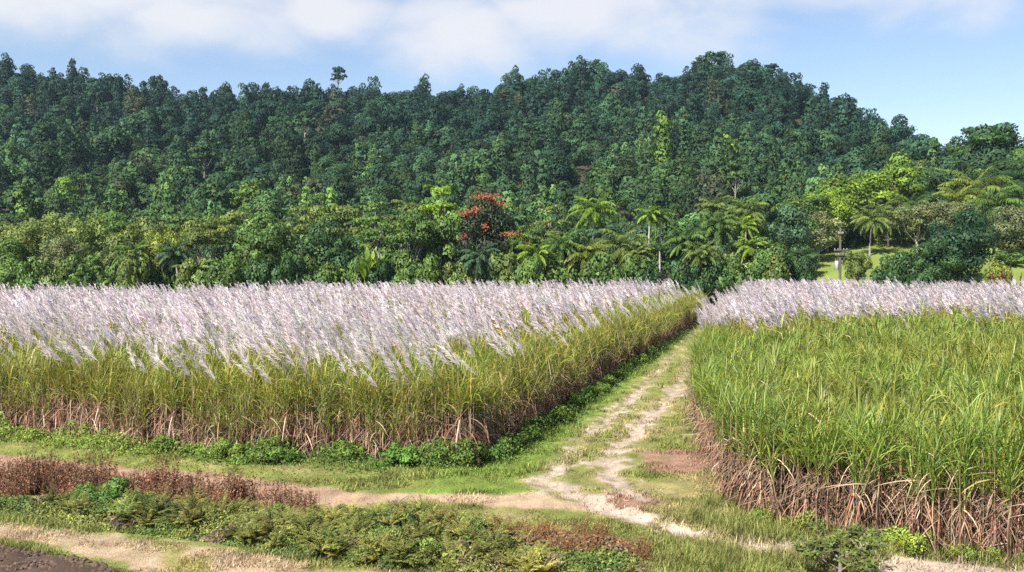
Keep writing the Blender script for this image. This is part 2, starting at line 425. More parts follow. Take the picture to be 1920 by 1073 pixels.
BARKC = np.array([.20, .165, .125]); PALE = np.array([.42, .39, .33])
def tree_proto(kind, seed, name='broadleaf_tree'):
    r = np.random.default_rng(seed)
    cr, tk = MB(), MB()
    if kind == 'round':
        lb = dome(r, 5, 7.0, 5.0, 26, (.24, .42), -.7); lobe_cards(cr, lb, 6500, .46, .3, r, jit=.35, clump=4, lob=.2); limbs(tk, r, 3.2, lb[:12], .28, BARKC); size = (10.2, 12.2)
    elif kind == 'open':
        lb = [(x, y, z + 1.2, q, q, q * .55) for x, y, z, q, _, _ in dome(r, 5.6, 8, 3.4, 26, (.2, .34), -.2)][:-1]
        lobe_cards(cr, lb, 4200, .46, .28, r, jit=.5, clump=4); limbs(tk, r, 4.2, lb[:18], .22, PALE * .8); size = (11, 12.4)
    elif kind == 'tall':
        lb = []
        for i in range(24):
            z = r.uniform(3, 13.2); q = r.uniform(.9, 1.6) * (1.15 - abs(z - 8) / 14); a = r.uniform(0, 2 * PI); d = r.uniform(.4, 2.1) * (1.2 - abs(z - 8) / 9)
            lb.append((math.cos(a) * d, math.sin(a) * d, z, q, q, q * 1.05))
        lobe_cards(cr, lb, 4600, .48, .3, r, clump=5); limbs(tk, r, 5, lb[:12], .22, BARKC, 1.2); size = (6.2, 14.5)
    elif kind == 'tiers':
        lb = []
        for z, R in ((5.5, 5), (7.6, 4.6), (9.6, 3.6), (11.2, 2.2)):
            for i in range(9):
                a = r.uniform(0, 2 * PI); d = R * r.uniform(.25, .8); q = R * r.uniform(.26, .4)
                lb.append((math.cos(a) * d, math.sin(a) * d, z + r.normal(0, .35), q * 1.15, q * 1.15, q * .33))
        lobe_cards(cr, lb, 4600, .45, .3, r, jit=.35, under=-.2, clump=4); limbs(tk, r, 5, lb[::2], .24, PALE * .85, 1.0); size = (10.4, 12)
    elif kind == 'fine':
        lb = dome(r, 4.8, 6.5, 4.6, 30, (.2, .36), -.8); lobe_cards(cr, lb, 6000, .36, .2, r, jit=.8, shell=(.4, 1.12), lob=.22, clump=6); limbs(tk, r, 2.2, lb[:16], .2, PALE * .7); size = (9.8, 11.2)
    elif kind == 'dense':
        lb = dome(r, 5, 5.0, 4.7, 34, (.24, .36), -.9); lobe_cards(cr, lb, 8000, .48, .26, r, jit=.32, under=-.8, shell=(.85, 1.05), clump=5); limbs(tk, r, 1.6, lb[:10], .3, BARKC * .7); size = (10.2, 10)
    elif kind == 'shrub':
        lb = [(x, y, max(z, .5), q, q, q2) for x, y, z, q, _, q2 in dome(r, 2.2, 1.7, 1.6, 16, (.28, .44), -.6)]
        lobe_cards(cr, lb, 3000, .32, .2, r, jit=.4, under=-.7, clump=4, lob=.22); limbs(tk, r, .7, lb[:8], .07, BARKC); size = (4.6, 3.5)
    me_c = cr.mesh('crown', M_LEAF); me_t = tk.mesh('trunk', M_BARK)
    return Proto(name, [('crown', me_c, True), ('trunk', me_t, False)], size)

# hillside trees: coarser leaves, seen from hundreds of metres; arrays are kept for the far mass
def hill_proto(kind, seed):
    r = np.random.default_rng(seed); cr, tk = MB(), MB()
    n, L, W, trunk_h, bark = 1350, .95, .72, 4, BARKC * .8
    if kind == 'draped':                        # towers of vine
        lb = []
        for k in range(r.integers(4, 7)):
            a = r.uniform(0, 2 * PI); d = r.uniform(.8, 4.6); top = r.uniform(6, 15.5); q = r.uniform(1.9, 3.1)
            for z in np.arange(1.0, top, 1.6):
                w = q * (1.12 - .45 * (z / top) ** 3) * r.uniform(.8, 1.15)
                lb.append((math.cos(a) * d + r.normal(0, .3), math.sin(a) * d + r.normal(0, .3), z, w, w, 1.7))
        lobe_cards(cr, lb, n + 300, L, W, r, jit=.22, tri=True, under=-.2, curtain=.3, shell=(.88, 1.04), lob=.16)
    elif kind == 'round':
        lb = dome(r, 6.4, 8, 5.6, 15, (.32, .5), -.5); lobe_cards(cr, lb, n, L, W, r, jit=.22, tri=True, shell=(.86, 1.04), lob=.16)
    elif kind == 'dense':
        lb = dome(r, 6.2, 7, 6.4, 28, (.24, .36), -.8); lobe_cards(cr, lb, n + 300, L, W, r, jit=.28, tri=True, shell=(.85, 1.05), lob=.12)
    elif kind == 'spire':
        lb = []
        for i in range(24):
            z = r.uniform(2, 15); q = r.uniform(1.2, 2.1) * (1.3 - z / 24); a = r.uniform(0, 2 * PI); d = r.uniform(0, 2.6) * (1.25 - z / 18)
            lb.append((math.cos(a) * d, math.sin(a) * d, z, q, q, q * 1.1))
        lobe_cards(cr, lb, n, L, W, r, jit=.32, tri=True, curtain=.2, shell=(.82, 1.05), lob=.2)
    elif kind == 'umbrella':
        lb = []; trunk_h, bark = 9, PALE * .6
        for i in range(18):
            a = r.uniform(0, 2 * PI); d = r.uniform(.4, 5.2); q = r.uniform(1.2, 2.1)
            lb.append((math.cos(a) * d, math.sin(a) * d, 13.2 - d * d * .06 + r.choice([0, -1.5, .9]) + r.normal(0, .3), q, q, q * .4))
        lobe_cards(cr, lb, n - 300, L * .9, W * .8, r, jit=.3, tri=True, under=-.1)
    elif kind == 'open':
        lb = dome(r, 5.8, 8, 5.2, 24, (.2, .34), -.6)[:-1]; bark = PALE * .7; trunk_h = 6
        lobe_cards(cr, lb, n, L * .75, W * .7, r, jit=.55, tri=True, shell=(.6, 1.1))
    limbs(tk, r, trunk_h, lb[:5 if kind != 'umbrella' else 14], .22, bark, .4, 5)
    return cr.arrays(), tk.arrays(), cr.mesh('crown', M_FAR), tk.mesh('trunk', M_BARK)

# ------------------------------------------------------------------ palms, ferns, bananas
def frond_arrays(mb, base, az, el, L, droop, nl, ll, lw, col, r, hang=.5):
    s = np.linspace(.12, 1, nl)
    e = el - droop * np.linspace(0, 1, 9) ** 1.3
    d = np.stack([np.cos(e) * math.cos(az), np.cos(e) * math.sin(az), np.sin(e)], 1) * L / 8
    pos = np.vstack([base, base + np.cumsum(d[:-1], 0)])
    t = s * 8; i = np.minimum(t.astype(int), 7); f = (t - i)[:, None]
    P = pos[i] * (1 - f) + pos[i + 1] * f
    ec = np.interp(s, np.linspace(0, 1, 9), e)
    tube(mb, pos, np.linspace(lw * .35, lw * .1, 9), col * .9, 3)
    for sg in (-1, 1):
        a = az + sg * r.normal(1.0, .12, nl)
        l = ll * np.sin(PI * np.clip(s * .92 + .06, 0, 1)) ** .6 * r.uniform(.85, 1.15, nl)
        ribbons(mb, P, a, ec * .4 - hang * .25 + r.normal(0, .12, nl), l, np.full(nl, lw), np.full(nl, hang) * r.uniform(.8, 1.3, nl), 2, np.tile(col, (nl, 1)) * leafcol(nl, r, .12, .06), prof=(.6, 1, .05))

def palm_proto(seed, Ht, kind='feather', nf=20, L=3.2, dead=0):
    r = np.random.default_rng(seed); cr, tk, dd = MB(), MB(), MB()
    lx = r.uniform(-.6, .6)
    pts = [(0, 0, -.5), (lx * .1, 0, Ht * .25), (lx * .4, 0, Ht * .6), (lx, 0, Ht)]
    tube(tk, pts, [.24, .17, .14, .12], PALE * (.75 if kind == 'royal' else .55), 7)
    top = np.array([lx, 0, Ht])
    if kind == 'royal':
        tube(tk, [top, top + [0, 0, .9]], [.15, .09], np.array([.16, .22, .06]), 7); top = top + [0, 0, .8]
    for k in range(nf):
        u = (k + .5) / nf
        frond_arrays(cr, top, k * 2.4 + r.uniform(-.3, .3), 1.4 - 1.9 * u + r.normal(0, .1), L * r.uniform(.85, 1.1), 1.3 + .6 * r.random(), 26, .8 * L / 3.2, .11 * (L / 3.2) ** .5, np.ones(3) * r.uniform(.8, 1.25), r, .8)
    for k in range(dead):
        frond_arrays(dd, top, r.uniform(0, 2 * PI), r.uniform(-.9, -.3), L * .85, .9, 14, .5, .07, np.array([.30, .22, .12]) * r.uniform(.7, 1.2), r, .7)
    parts = [('fronds', cr.mesh('fronds', M_LEAF), True), ('trunk', tk.mesh('trunk', M_BARK), False)]
    if dead: parts.append(('dead_fronds', dd.mesh('dead_fronds', M_DRY), False))
    return Proto('palm_tree', parts, (L * 1.7, Ht + L * .75))

def banana_proto(seed):
    r = np.random.default_rng(seed); lf, st = MB(), MB()
    for k in range(3):
        b = np.array([r.normal(0, .5), r.normal(0, .5), 0]); h = r.uniform(1.6, 2.6)
        tube(st, [b - [0, 0, .3], b + [0, 0, h * .5], b + [.05, 0, h]], [.14, .11, .07], np.array([.16, .20, .07]), 6)
        n = 7
        ribbons(lf, np.tile(b + [.05, 0, h], (n, 1)), r.uniform(0, 2 * PI, n), r.uniform(.8, 1.5, n), r.uniform(1.6, 2.5, n), r.uniform(.5, .7, n), r.uniform(.4, 1.6, n), 6, leafcol(n, r, .15), twist=r.normal(0, .3, n), prof=(.1, .9, 1, .9, .1))
    return Proto('banana_plant', [('leaves', lf.mesh('leaves', M_LEAF), True), ('stems', st.mesh('stems', M_STALK), False)], (4, 4.6))

def fern_proto(seed):
    r = np.random.default_rng(seed); lf, st = MB(), MB()
    for k in range(1):
        c = np.zeros(3)
        tube(st, [c - [0, 0, .05], c + [r.normal(0, .03), 0, .16]], [.02, .012], np.array([.13, .09, .05]), 4)
        for j in range(20):
            frond_arrays(lf, c + [0, 0, .14], r.uniform(0, 2 * PI), r.uniform(.7, 1.5), r.uniform(.6, 1.1), r.uniform(.6, 1.5), 13, .15, .036, np.ones(3) * r.uniform(.7, 1.4), r, .3)
    return Proto('fern', [('fronds', lf.mesh('fronds', M_LEAF), True), ('rootstock', st.mesh('rootstock', M_STALK), False)], (1.4, .75))

def weed_proto(seed, dry=False):
    r = np.random.default_rng(seed); lf, st = MB(), MB()
    if dry:
        for k in range(22):
            b = np.array([r.normal(0, .28), r.normal(0, .22), -.03]); h = r.uniform(.45, 1.1); tp = b + [r.normal(0, .12), r.normal(0, .1), h]
            tube(st, [b, (b + tp) / 2 + [r.normal(0, .03), 0, 0], tp], [.008, .006, .003], np.array([.19, .10, .065]) * r.uniform(.7, 1.3), 3)
            n = 26; t = r.uniform(.25, 1, n)[:, None]
            P = b * (1 - t) + tp * t + r.normal(0, .035, (n, 3))
            cards(lf, P, r.normal(size=(n, 3)), r.uniform(.05, .1, n), .035, leafcol(n, r, .3, .08), r)
        nm = 'dry_weed'
    else:
        lb = [(x, y, max(z, .15), q, q, q2) for x, y, z, q, _, q2 in dome(r, .62, .34, .42, 14, (.3, .5), -.3)]
        lobe_cards(lf, lb, 1300, .09, .06, r, jit=.55, under=-.4, shell=(.5, 1.08))
        for l in lb[:10]:
            tube(st, [(l[0] * .2, l[1] * .2, -.04), (l[0] * .6, l[1] * .6, l[2] * .6), l[:3]], [.012, .009, .004], np.array([.12, .13, .05]), 4)
        nm = 'leafy_weed'
    return Proto(nm, [('leaves', lf.mesh('leaves', M_DRY if dry else M_LEAF), True), ('stems', st.mesh('stems', M_STALK), False)], (1.3, .8))

# ------------------------------------------------------------------ sugarcane
CG = np.array([.152, .215, .036]); CY = np.array([.26, .24, .06]); CB = np.array([.24, .125, .09]); CS = np.array([.34, .245, .165])
def stool(seed, flower, lod, hc=2.3, deadf=1.0, nplume=None):
    """a stool of cane: culms, green leaves, dry hanging leaves, plumes, each as its own builder"""
    r = np.random.default_rng(seed)
    G, D, S, Pm = MB(), MB(), MB(), MB()
    singles = []; low = (.22, .6, .34, .74, .26)[seed % 5]
    ns = (11, 8, 6)[lod]; nl = (17, 13, 8)[lod]; sg = (4, 3, 2)[lod]; lw = (.025, .031, .054)[lod]
    for k in range(ns):
        b = np.array([r.uniform(-.45, .45), r.uniform(-.4, .4), -.05])
        lean = abs(r.normal(0, .12)) + (.3 if r.random() < .05 else 0); la = r.uniform(0, 2 * PI)
        h = hc * r.uniform(.74, 1.12); ax = np.array([math.cos(la) * math.sin(lean), math.sin(la) * math.sin(lean), math.cos(lean)])
        if lod == 0:
            tube(S, [b, b + ax * h * .5, b + ax * h], [.016, .014, .009], np.array([.20, .15, .08]) * r.uniform(.6, 1.3), 4)
        t = r.uniform((low + r.uniform(-.1, .1)) if flower else r.uniform(.48, .84), 1.0, nl); P = b + ax * (h * t)[:, None]
        el = r.uniform(.85, 1.5, nl); gc = np.where(r.random(nl)[:, None] < (.42 if flower else .06), CY, CG * (np.array([1.12, .97, 1]) if flower else 1)) * leafcol(nl, r, .24, .08)
        dr = np.where(r.random(nl) < .45, r.uniform(1.0, 2.4, nl), r.uniform(.1, .8, nl))
        ribbons(G, P, r.uniform(0, 2 * PI, nl), el, r.uniform(.6, 1.1, nl), np.full(nl, lw) * r.uniform(.7, 1.25, nl), dr, sg, gc, twist=r.normal(0, .6, nl), tip=gc * np.array([1.18, 1.08, 1.1]), pw=1.8)
        if lod == 0:
            nd = int(r.integers(14, 22) * deadf); t = r.uniform(.08, r.uniform(.6, .85 if flower and low < .7 else 1.0), nd); P = b + ax * (h * t)[:, None]
            dc = np.where(r.random(nd)[:, None] < .3, CS, np.where(r.random(nd)[:, None] < .3, np.array([.19, .135, .095]), CB)) * leafcol(nd, r, .35, .06)
            ribbons(D, P, r.uniform(0, 2 * PI, nd), r.uniform(-1.4, .1, nd), r.uniform(.4, 1.05, nd), r.uniform(.014, .036, nd), r.uniform(.1, 1.6, nd), 4, dc, twist=r.normal(0, .7, nd), pw=.7)
        if flower and r.random() < (.55 if nplume is None else nplume):
            top = b + ax * h
            L = r.uniform(.8, 1.25); ln = r.normal(.38, .17)
            p0 = top + np.array([-.05, r.normal(0, .06), r.uniform(.2, .9)])
            if lod < 2: tube(S, [top - ax * .1, p0], [.009, .005], np.array([.28, .27, .12]), 3)
            axd = np.array([-math.sin(ln), r.normal(0, .12), math.cos(ln)])
            n = (110, 56, 28)[lod]; s = r.uniform(0, 1, n)
            Q = p0 + axd * (s * L)[:, None] + np.array([-.14, 0, -.03]) * (s ** 2)[:, None]
            dr = norm(axd * .95 + r.normal(0, .26, (n, 3)) + np.array([-.34, 0, -.12]))
            l = (.34 * (1 - .62 * s) + .06) * r.uniform(.7, 1.25, n) * (1, 1.05, 1.2)[lod]; w = (.007, .012, .024)[lod] * r.uniform(.7, 1.3, n)
            sd = norm(np.cross(dr, r.normal(size=(n, 3))))
            e = Q + dr * l[:, None] + np.array([0, 0, -.05]) * l[:, None]
            m_ = Q + dr * (l * .45)[:, None]
            V = np.stack([Q, m_ + sd * w[:, None], e, m_ - sd * w[:, None]], 1)
            pc = np.array([.62, .55, .545]) * np.exp(r.normal(0, .12, n))[:, None] * np.array([1, r.uniform(.95, 1.04), r.uniform(.95, 1.05)])
            if lod == 0: Pm = MB(); singles.append(Pm)
            Pm.add(V.reshape(-1, 3), np.arange(n * 4).reshape(n, 4), np.repeat(pc, 4, 0))
    return (G, D, S, singles) if lod == 0 else (G, D, S, Pm)

def cane_proto(seed, flower, hc, deadf, npl):
    G, D, S, Pm = stool(seed, flower, 0, hc, deadf, npl)
    parts = [('green_leaves', G.mesh('green_leaves', M_CANE), True), ('dry_leaves', D.mesh('dry_leaves', M_DRY), False), ('stalks', S.mesh('stalks', M_STALK), False)]
    for q in Pm: parts.append(('plume', q.mesh('plume', M_PLUME), False))
    return Proto('sugarcane', parts, (1, 3.4))

def along(pts, step):
    d = np.hypot(*np.diff(pts, axis=0).T); s = np.concatenate([[0], np.cumsum(d)])
    q = np.arange(0, s[-1], step)
    return np.stack([np.interp(q, s, pts[:, 0]), np.interp(q, s, pts[:, 1])], 1)

def build_cane():
    r = np.random.default_rng(5)
    # ---- single stools along the edges that face the camera or the track
    fl = [cane_proto(100 + i, True, 2.35, (.8, 1.4, .7, 1.6, .8)[i % 5], .05 if i < 5 else .2) for i in range(9)]
    gr = [cane_proto(200 + i, False, 2.12, 1.5, 0) for i in range(7)]
    used = []
    def row(line, step, protos, off, label, group, sc=1.0, spread=.25):
        p = along(line, step); t = norm(np.gradient(p, axis=0)); nrm = np.stack([-t[:, 1], t[:, 0]], 1)
        p = p + nrm * off + r.normal(0, .12, p.shape)
        for x, y in p:
            if not (-1.25 < (x / y) / (960 / F) < 1.15): continue
            pr = protos[r.integers(len(protos))]; s = sc * r.uniform(.88, 1.12)
            g = r.uniform(.85, 1.15)
            pr.place((x, y, float(terrain(x, y))), r.normal(0, .3), (s, s, s * r.uniform(.92, 1.08)), (g * r.uniform(.92, 1.1), g, g), label, 'sugarcane', group)
            used.append((x, y))
    lf = L_FRONT; ls = np.array([L_A, L_A + (L_FAR - L_A) * .86])
    row(lf, .62, fl[:5], .35, 'mauve plumed sugarcane stool in the front row of the left field above green weeds', 'front row stools of the plumed cane field')
    row(lf, .66, fl, 1.3, 'mauve plumed sugarcane stool in the second row behind the front of the left field', 'second row stools of the plumed cane field')
    row(ls, .78, fl[:5], .4, 'plumed sugarcane stool at the edge of the left field beside the grass track', 'stools of the plumed cane field along the track')
    row(R_FRONT, .46, gr, -.08, 'green sugarcane stool with brown dry skirt in the front row of the right field', 'front row stools of the green cane field')
    row(R_FRONT, .55, gr, .75, 'green sugarcane stool just behind the front row of the right field', 'second row stools of the green cane field')
    row(R_EDGE[:5], .62, gr, -.35, 'green sugarcane stool leaning over the track at the side of the right field', 'stools of the green cane field along the track')
    row(R_EDGE[4:8], .75, [cane_proto(130 + i, True, 2.2, 1, .6) for i in range(3)], -.3, 'mauve plumed sugarcane stool on the track side of the right field, near its far end', 'plumed stools of the right field along the track')
    row(R_EDGE[:5], .66, gr, -1.2, 'green sugarcane stool one row in from the track side of the right field', 'inner stools of the green cane field by the track')
    # ---- the rest of both blocks, one mass per kind of crop
    for poly, flower, name, label in ((LEFT, True, 'flowering_cane_crop', 'mass of mauve plumed sugarcane filling the left field'), (RIGHT, False, 'green_cane_crop', 'mass of green sugarcane filling the right field with plumes at its far end')):
        ax = norm(L_FAR - L_A); nx = np.array([ax[1], -ax[0]])
        u, v = np.meshgrid(np.arange(-110, 130, .62), np.arange(-110, 110, 1.25))
        u = u.ravel() + r.normal(0, .12, u.size); v = v.ravel() + r.normal(0, .14, v.size)
        X = L_A[0] + ax[0] * u + nx[0] * v; Y = L_A[1] + ax[1] * u + nx[1] * v
        k = inside(X, Y, poly) & (np.abs(X / np.maximum(Y, 1)) < 1.12 * 960 / F + .03) & (poly_sd(X, Y, poly) > (1.9 if True else 0) - .9 * (Y > 52))
        X, Y = X[k], Y[k]
        n = len(X); Z = terrain(X, Y)
        hn = fbm(X / 7, Y / 7, 61, 3)
        sc = r.uniform(.88, 1.12, n) * (.9 + .2 * hn)
        tint = np.exp(r.normal(0, .1, n))[:, None] * np.ones(3) * mix(np.ones((n, 3)), np.array([1.35, 1.05, 1.2]), smooth((fbm(X / 9, Y / 9, 71, 3) - .5) * 5) * .6)
        if flower:
            edge = poly_sd(X, Y, poly)
            fp = smooth((edge - 1.7) / 5.0) * np.where((fbm(X / 9 + 3, Y / 4, 77, 3) > .575) & (edge > 5), .2, 1.0)
            fp = np.where((Y > 60 + X * .1) & (Y < 80 + X * .1) & (X < 6) & (fbm(X / 5, Y / 3, 141, 2) > .47), .12, fp)
        else:
            fp = smooth((Y - 57 + 22 * (fbm(X / 5, Y / 7, 88) - .5)) / 15) * np.where((Y > 66) & (Y < 74) & (vnoise(X / 2.5, Y / 2.5, 9) > .4), .25, 1) + (Y > 52) * .08
            fp = np.maximum(fp, smooth((7 - poly_sd(X, Y, RIGHT)) / 4) * smooth((Y - 47) / 6))
            fp = np.where((fbm(X / 10, Y / 8, 90) > .6) & (Y > 75), .3, fp)
        isf = r.random(n) < fp
        G, S, Pm = MB(), MB(), MB()
        lod = np.where(Y < 44, 1, 2)
        for L in (1, 2):
            for fv in (True, False):
                m0 = np.where((lod == L) & (isf == fv))[0]
                if not len(m0): continue
                kinds = [stool(300 + 20 * L + 7 * i + fv, fv, L, (2.35 if (flower or fv) else 2.05), 1, .43 if fv else 0) for i in range(6)]
                which = r.integers(0, 6, len(m0))
                for i, (g_, d_, s_, p_) in enumerate(kinds):
                    m = m0[which == i]
                    pos = np.stack([X[m], Y[m], Z[m]], 1); rt = r.normal(0, .25, len(m)) + 0
                    one = np.ones((len(m), 3))
                    replicate(G, g_.arrays(), pos, r.uniform(0, 2 * PI, len(m)) if not fv else rt, sc[m], tint[m] * (np.array([1.1, 1, 1]) if flower else np.ones(3)))
                    if s_.n: replicate(S, s_.arrays(), pos, rt, sc[m], one)
                    if p_.n: replicate(Pm, p_.arrays(), pos, rt, sc[m], one * np.exp(r.normal(0, .13, len(m)))[:, None] * (1 + r.normal(0, .03, (len(m), 3))))
        root = empty(name, (0, 0, 0))
        tag(root, label, 'sugarcane crop', None, 'stuff')
        a = G.obj('leaf_canopy', M_CANE, root); a['kind'] = 'stuff'
        b = Pm.obj('plumes', M_PLUME, root) if Pm.n else None
        if b: b['kind'] = 'stuff'
        if S.n: c = S.obj('flower_stems', M_STALK, root); c['kind'] = 'stuff'
        print(name, n, 'stools', G.n, Pm.n)
    print('single stools', len(used))

# ------------------------------------------------------------------ ground sheet
def build_ground():
    def axis(lo, hi, step, out_lo, out_hi, g=1.12):
        mid = list(np.arange(lo, hi, step)); s = step
        up = []; x = mid[-1]
        while x < out_hi: s = min(s * g, 260 if x > 450 else 4.0); x += s; up.append(x)
        dn = []; x = lo; s = step
        while x > out_lo: s = min(s * g, 260 if x < -450 else 4.0); x -= s; dn.append(x)
        return np.array(dn[::-1] + mid + up)
    xs = axis(-21, 17, .13, -4200, 4200); ys = axis(16, 48, .13, -60, 6000)
    gx, gy = np.meshgrid(xs, ys); X, Y = gx.ravel(), gy.ravel()
    c, dens = zones(X, Y)
    z = terrain(X, Y)
    pm = smooth((poly_sd(X, Y, Z_PLOUGH) + .05) / .3) * (Y < 40)
    z = z + pm * (.30 * (fbm(X / .42 + 1.5 * fbm(X / .3, Y / .3, 52, 2), Y / .30 + 1.5 * fbm(X / .3, Y / .3, 53, 2), 51, 5) - .45))
    da = np.minimum(seg_dist(X, Y, RUT_A), seg_dist(X, Y, RUT_B)); z = z - .07 * smooth((.45 - da) / .4)
    z = z + .12 * smooth((poly_sd(X, Y, Z_WEED)) / 1.0) * (Y < 60)
    nx, ny = len(xs), len(ys)
    i = np.arange(nx * ny).reshape(ny, nx)
    f = np.stack([i[:-1, :-1], i[:-1, 1:], i[1:, 1:], i[1:, :-1]], -1).reshape(-1, 4)
    mb = MB(); mb.add(np.stack([X, Y, z], 1), f, c)
    o = mb.obj('ground', M_GROUND); tag(o, 'farm ground with grass track, dry strips and ploughed corner rising to a hill', None, None, 'structure')

def build_grass():
    r = np.random.default_rng(8)
    n = 480000
    px = r.uniform(-150, 2070, n); py = HY + 96 + (1100 - HY - 96) * r.random(n) ** .75
    X, Y = ground_at(px, py)
    c, d = zones(X, Y)
    k = r.random(n) < d
    X, Y, c = X[k], Y[k], c[k]; n = len(X)
    tall = fbm(X / 1.1, Y / 1.1, 93, 3)
    rough = np.maximum(smooth((poly_sd(X, Y, LEFT) + 1.4) / 1.0), smooth((poly_sd(X, Y, RIGHT) + 1.3) / 1.0))
    px2 = 960 + F * X / Y
    wild = smooth((px2 - 1150) / 120) * smooth((24.3 - Y) / 1.5)
    far = np.clip(Y / 26, .8, 3)
    h = (.035 + .13 * smooth((tall - .45) * 5) + .20 * rough * r.random(n) + .26 * wild * r.random(n)) * r.uniform(.6, 1.4, n) * far ** .5
    w = .022 * far * r.uniform(.7, 1.4, n)
    dryish = (c[:, 0] > c[:, 1] * 1.05)
    h = np.where(dryish, h * .7, h)
    P = np.stack([X, Y, terrain(X, Y) + .12 * smooth(poly_sd(X, Y, Z_WEED)) - .01], 1)
    col = c * np.exp(r.normal(.08, .25, n))[:, None] * np.stack([1 + r.normal(0, .08, n), np.ones(n), np.ones(n)], 1)
    mb = MB()
    ribbons(mb, P, r.uniform(0, 2 * PI, n), r.uniform(.6, 1.5, n), h, w, r.uniform(0, 1.2, n), 2, col, prof=(.8, .7, .05))
    o = mb.obj('grass', M_GRASS); tag(o, 'short mown grass and dry stubble beside the cane fields and track', 'grass', None, 'stuff')

def sample(poly, n, r):
    lo, hi = poly.min(0), poly.max(0); out = []
    while len(out) < n:
        p = r.uniform(lo, hi, (n * 4, 2)); p = p[inside(p[:, 0], p[:, 1], poly) & (np.abs(p[:, 0] / p[:, 1]) < .62) & (p[:, 1] > 16.5)]
        out.extend(p.tolist())
    return np.array(out[:n])

def bump_z(x, y):
    x = np.asarray(x, float); y = np.asarray(y, float)
    return terrain(x, y) + .12 * smooth(poly_sd(np.atleast_1d(x), np.atleast_1d(y), Z_WEED)) * (y < 60)

def build_weeds():
    r = np.random.default_rng(15)
    ferns = [fern_proto(400 + i) for i in range(4)]; weeds = [weed_proto(420 + i) for i in range(4)]; drys = [weed_proto(440 + i, True) for i in range(4)]
    def scatter(protos, pts, s, colf, label, cat, group):
        for x, y in pts:
            k = r.uniform(*s)
            protos[r.integers(len(protos))].place((x, y, float(bump_z(x, y)[0])), r.uniform(0, 2 * PI), (k, k, k * r.uniform(.8, 1.2)), colf(), label, cat, group)
    g = lambda a, s=.25: (lambda: tuple(np.array(a) * math.exp(r.normal(0, s)) * np.array([r.uniform(.85, 1.2), 1, 1])))
    W = poly_world([(20, 955), (330, 962), (560, 982), (700, 975), (850, 988), (920, 1015), (1010, 1060), (1100, 1080), (1150, 1095), (900, 1095), (720, 1073), (560, 1050), (400, 1020), (220, 995), (20, 965)])
    scatter(ferns, sample(W, 130, r), (.36, .66), g((.185, .20, .05), .3), 'yellow-green fern in the weedy bank along the bottom of the view', 'fern', 'ferns on the weedy bank')
    D = poly_world([(110, 955), (200, 948), (265, 952), (270, 980), (180, 985)])
    scatter(weeds, sample(D, 10, r), (.5, .8), g((.07, .13, .028)), 'dark green leafy weed in front of the red-brown dead stalks', 'weed', 'dark weeds by the dead stalks')
    scatter(weeds, sample(W, 60, r), (.28, .55), g((.135, .17, .04), .35), 'mid green leafy weed among ferns on the weedy bank', 'weed', 'leafy weeds among the ferns')
    scatter(drys, sample(Z_BROWN[0], 100, r), (.5, .95), g((.17, .092, .055), .3), 'red-brown dead weed with upright stalks on the bank at the left', 'dead weed', 'dead stalks on the left bank')
    scatter(drys, sample(Z_BROWN[1], 50, r), (.3, .5), g((.22, .125, .05), .28), 'low rusty dead weed at the right end of the weedy bank', 'dead weed', 'rusty weeds at the end of the bank')
    # leafy weeds that climb the foot of the left block
    p = along(L_FRONT[2:] - [0, .45], .36); p = p[r.random(len(p)) < np.linspace(.2, .75, len(p))]; p = p + r.normal(0, .25, p.shape)
    scatter(weeds, p, (.45, 1.05), g((.095, .16, .028)), 'dark green leafy weed at the foot of the plumed cane front', 'weed', 'weeds at the foot of the cane front')
    p = along(np.array([L_A + [.3, .2], L_A + (L_FAR - L_A) * .42]), .85); p = p + r.normal(0, .15, p.shape) + [.25, 0]
    scatter(weeds, p, (.35, .85), g((.085, .145, .026)), 'dark green leafy weed at the track edge of the plumed cane', 'weed', 'weeds along the track edge')
    p = along(R_FRONT - [.1, .5], .33); p = p + r.normal(0, .17, p.shape)
    scatter(weeds, p[5:], (.3, .6), g((.16, .22, .035), .15), 'bright green leafy weed at the foot of the green cane', 'weed', 'weeds at the foot of the green cane')
    # low cover between the plants
    mb = MB(); n = 60000
    pts = sample(poly_world([(-250, 920), (0, 948), (300, 955), (560, 976), (700, 968), (850, 982), (1000, 1003), (1150, 1010), (1235, 1066), (1240, 1095), (900, 1095), (700, 1074), (540, 1056), (400, 1024), (200, 1002), (-250, 950)]), n, r)
    X, Y = pts.T; hh = fbm(X / 1.0, Y / 1.0, 97, 3); br = np.maximum(smooth((poly_sd(X, Y, Z_BROWN[1]) + .4 * (hh - .3)) / .5), smooth((poly_sd(X, Y, Z_BROWN[0]) + .2) / .4))
    ed = smooth(poly_sd(X, Y, Z_WEED) / .8)
    P = np.stack([X, Y, bump_z(X, Y) + r.random(n) ** .7 * (.05 + .36 * hh) * ed], 1)
    N = r.normal(0, .7, (n, 3)) + [-.2, -.4, 1]
    col = mix(mix(mix(np.tile([.175, .195, .05], (n, 1)), np.array([.10, .14, .032]), smooth((fbm(X / .9, Y / .9, 104, 2) - .45) * 5)), np.array([.15, .105, .07]), smooth((fbm(X / .7, Y / .5, 105, 3) - .56) * 9) * .9), np.array([.17, .10, .05]), br) * leafcol(n, r, .3, .12) * (.7 + .6 * fbm(X / .7, Y / .7, 101, 2)[:, None])
    cards(mb, P, N, r.uniform(.05, .13, n), r.uniform(.025, .05, n), col, r)
    tag(mb.obj('undergrowth', M_LEAF), 'tangled low weeds covering the bank between the ferns', 'weeds', None, 'stuff')
    # low leafy cover that runs out of the cane into the grass
    mb = MB(); n = 26000
    u = r.random(n) ** .8; ln = r.random(n); fl = along(L_FRONT, .05); P0 = fl[(ln * (len(fl) - 1)).astype(int)]
    off = r.normal(0, .55, n); X = P0[:, 0] - .3 * off; Y = P0[:, 1] - .45 - off
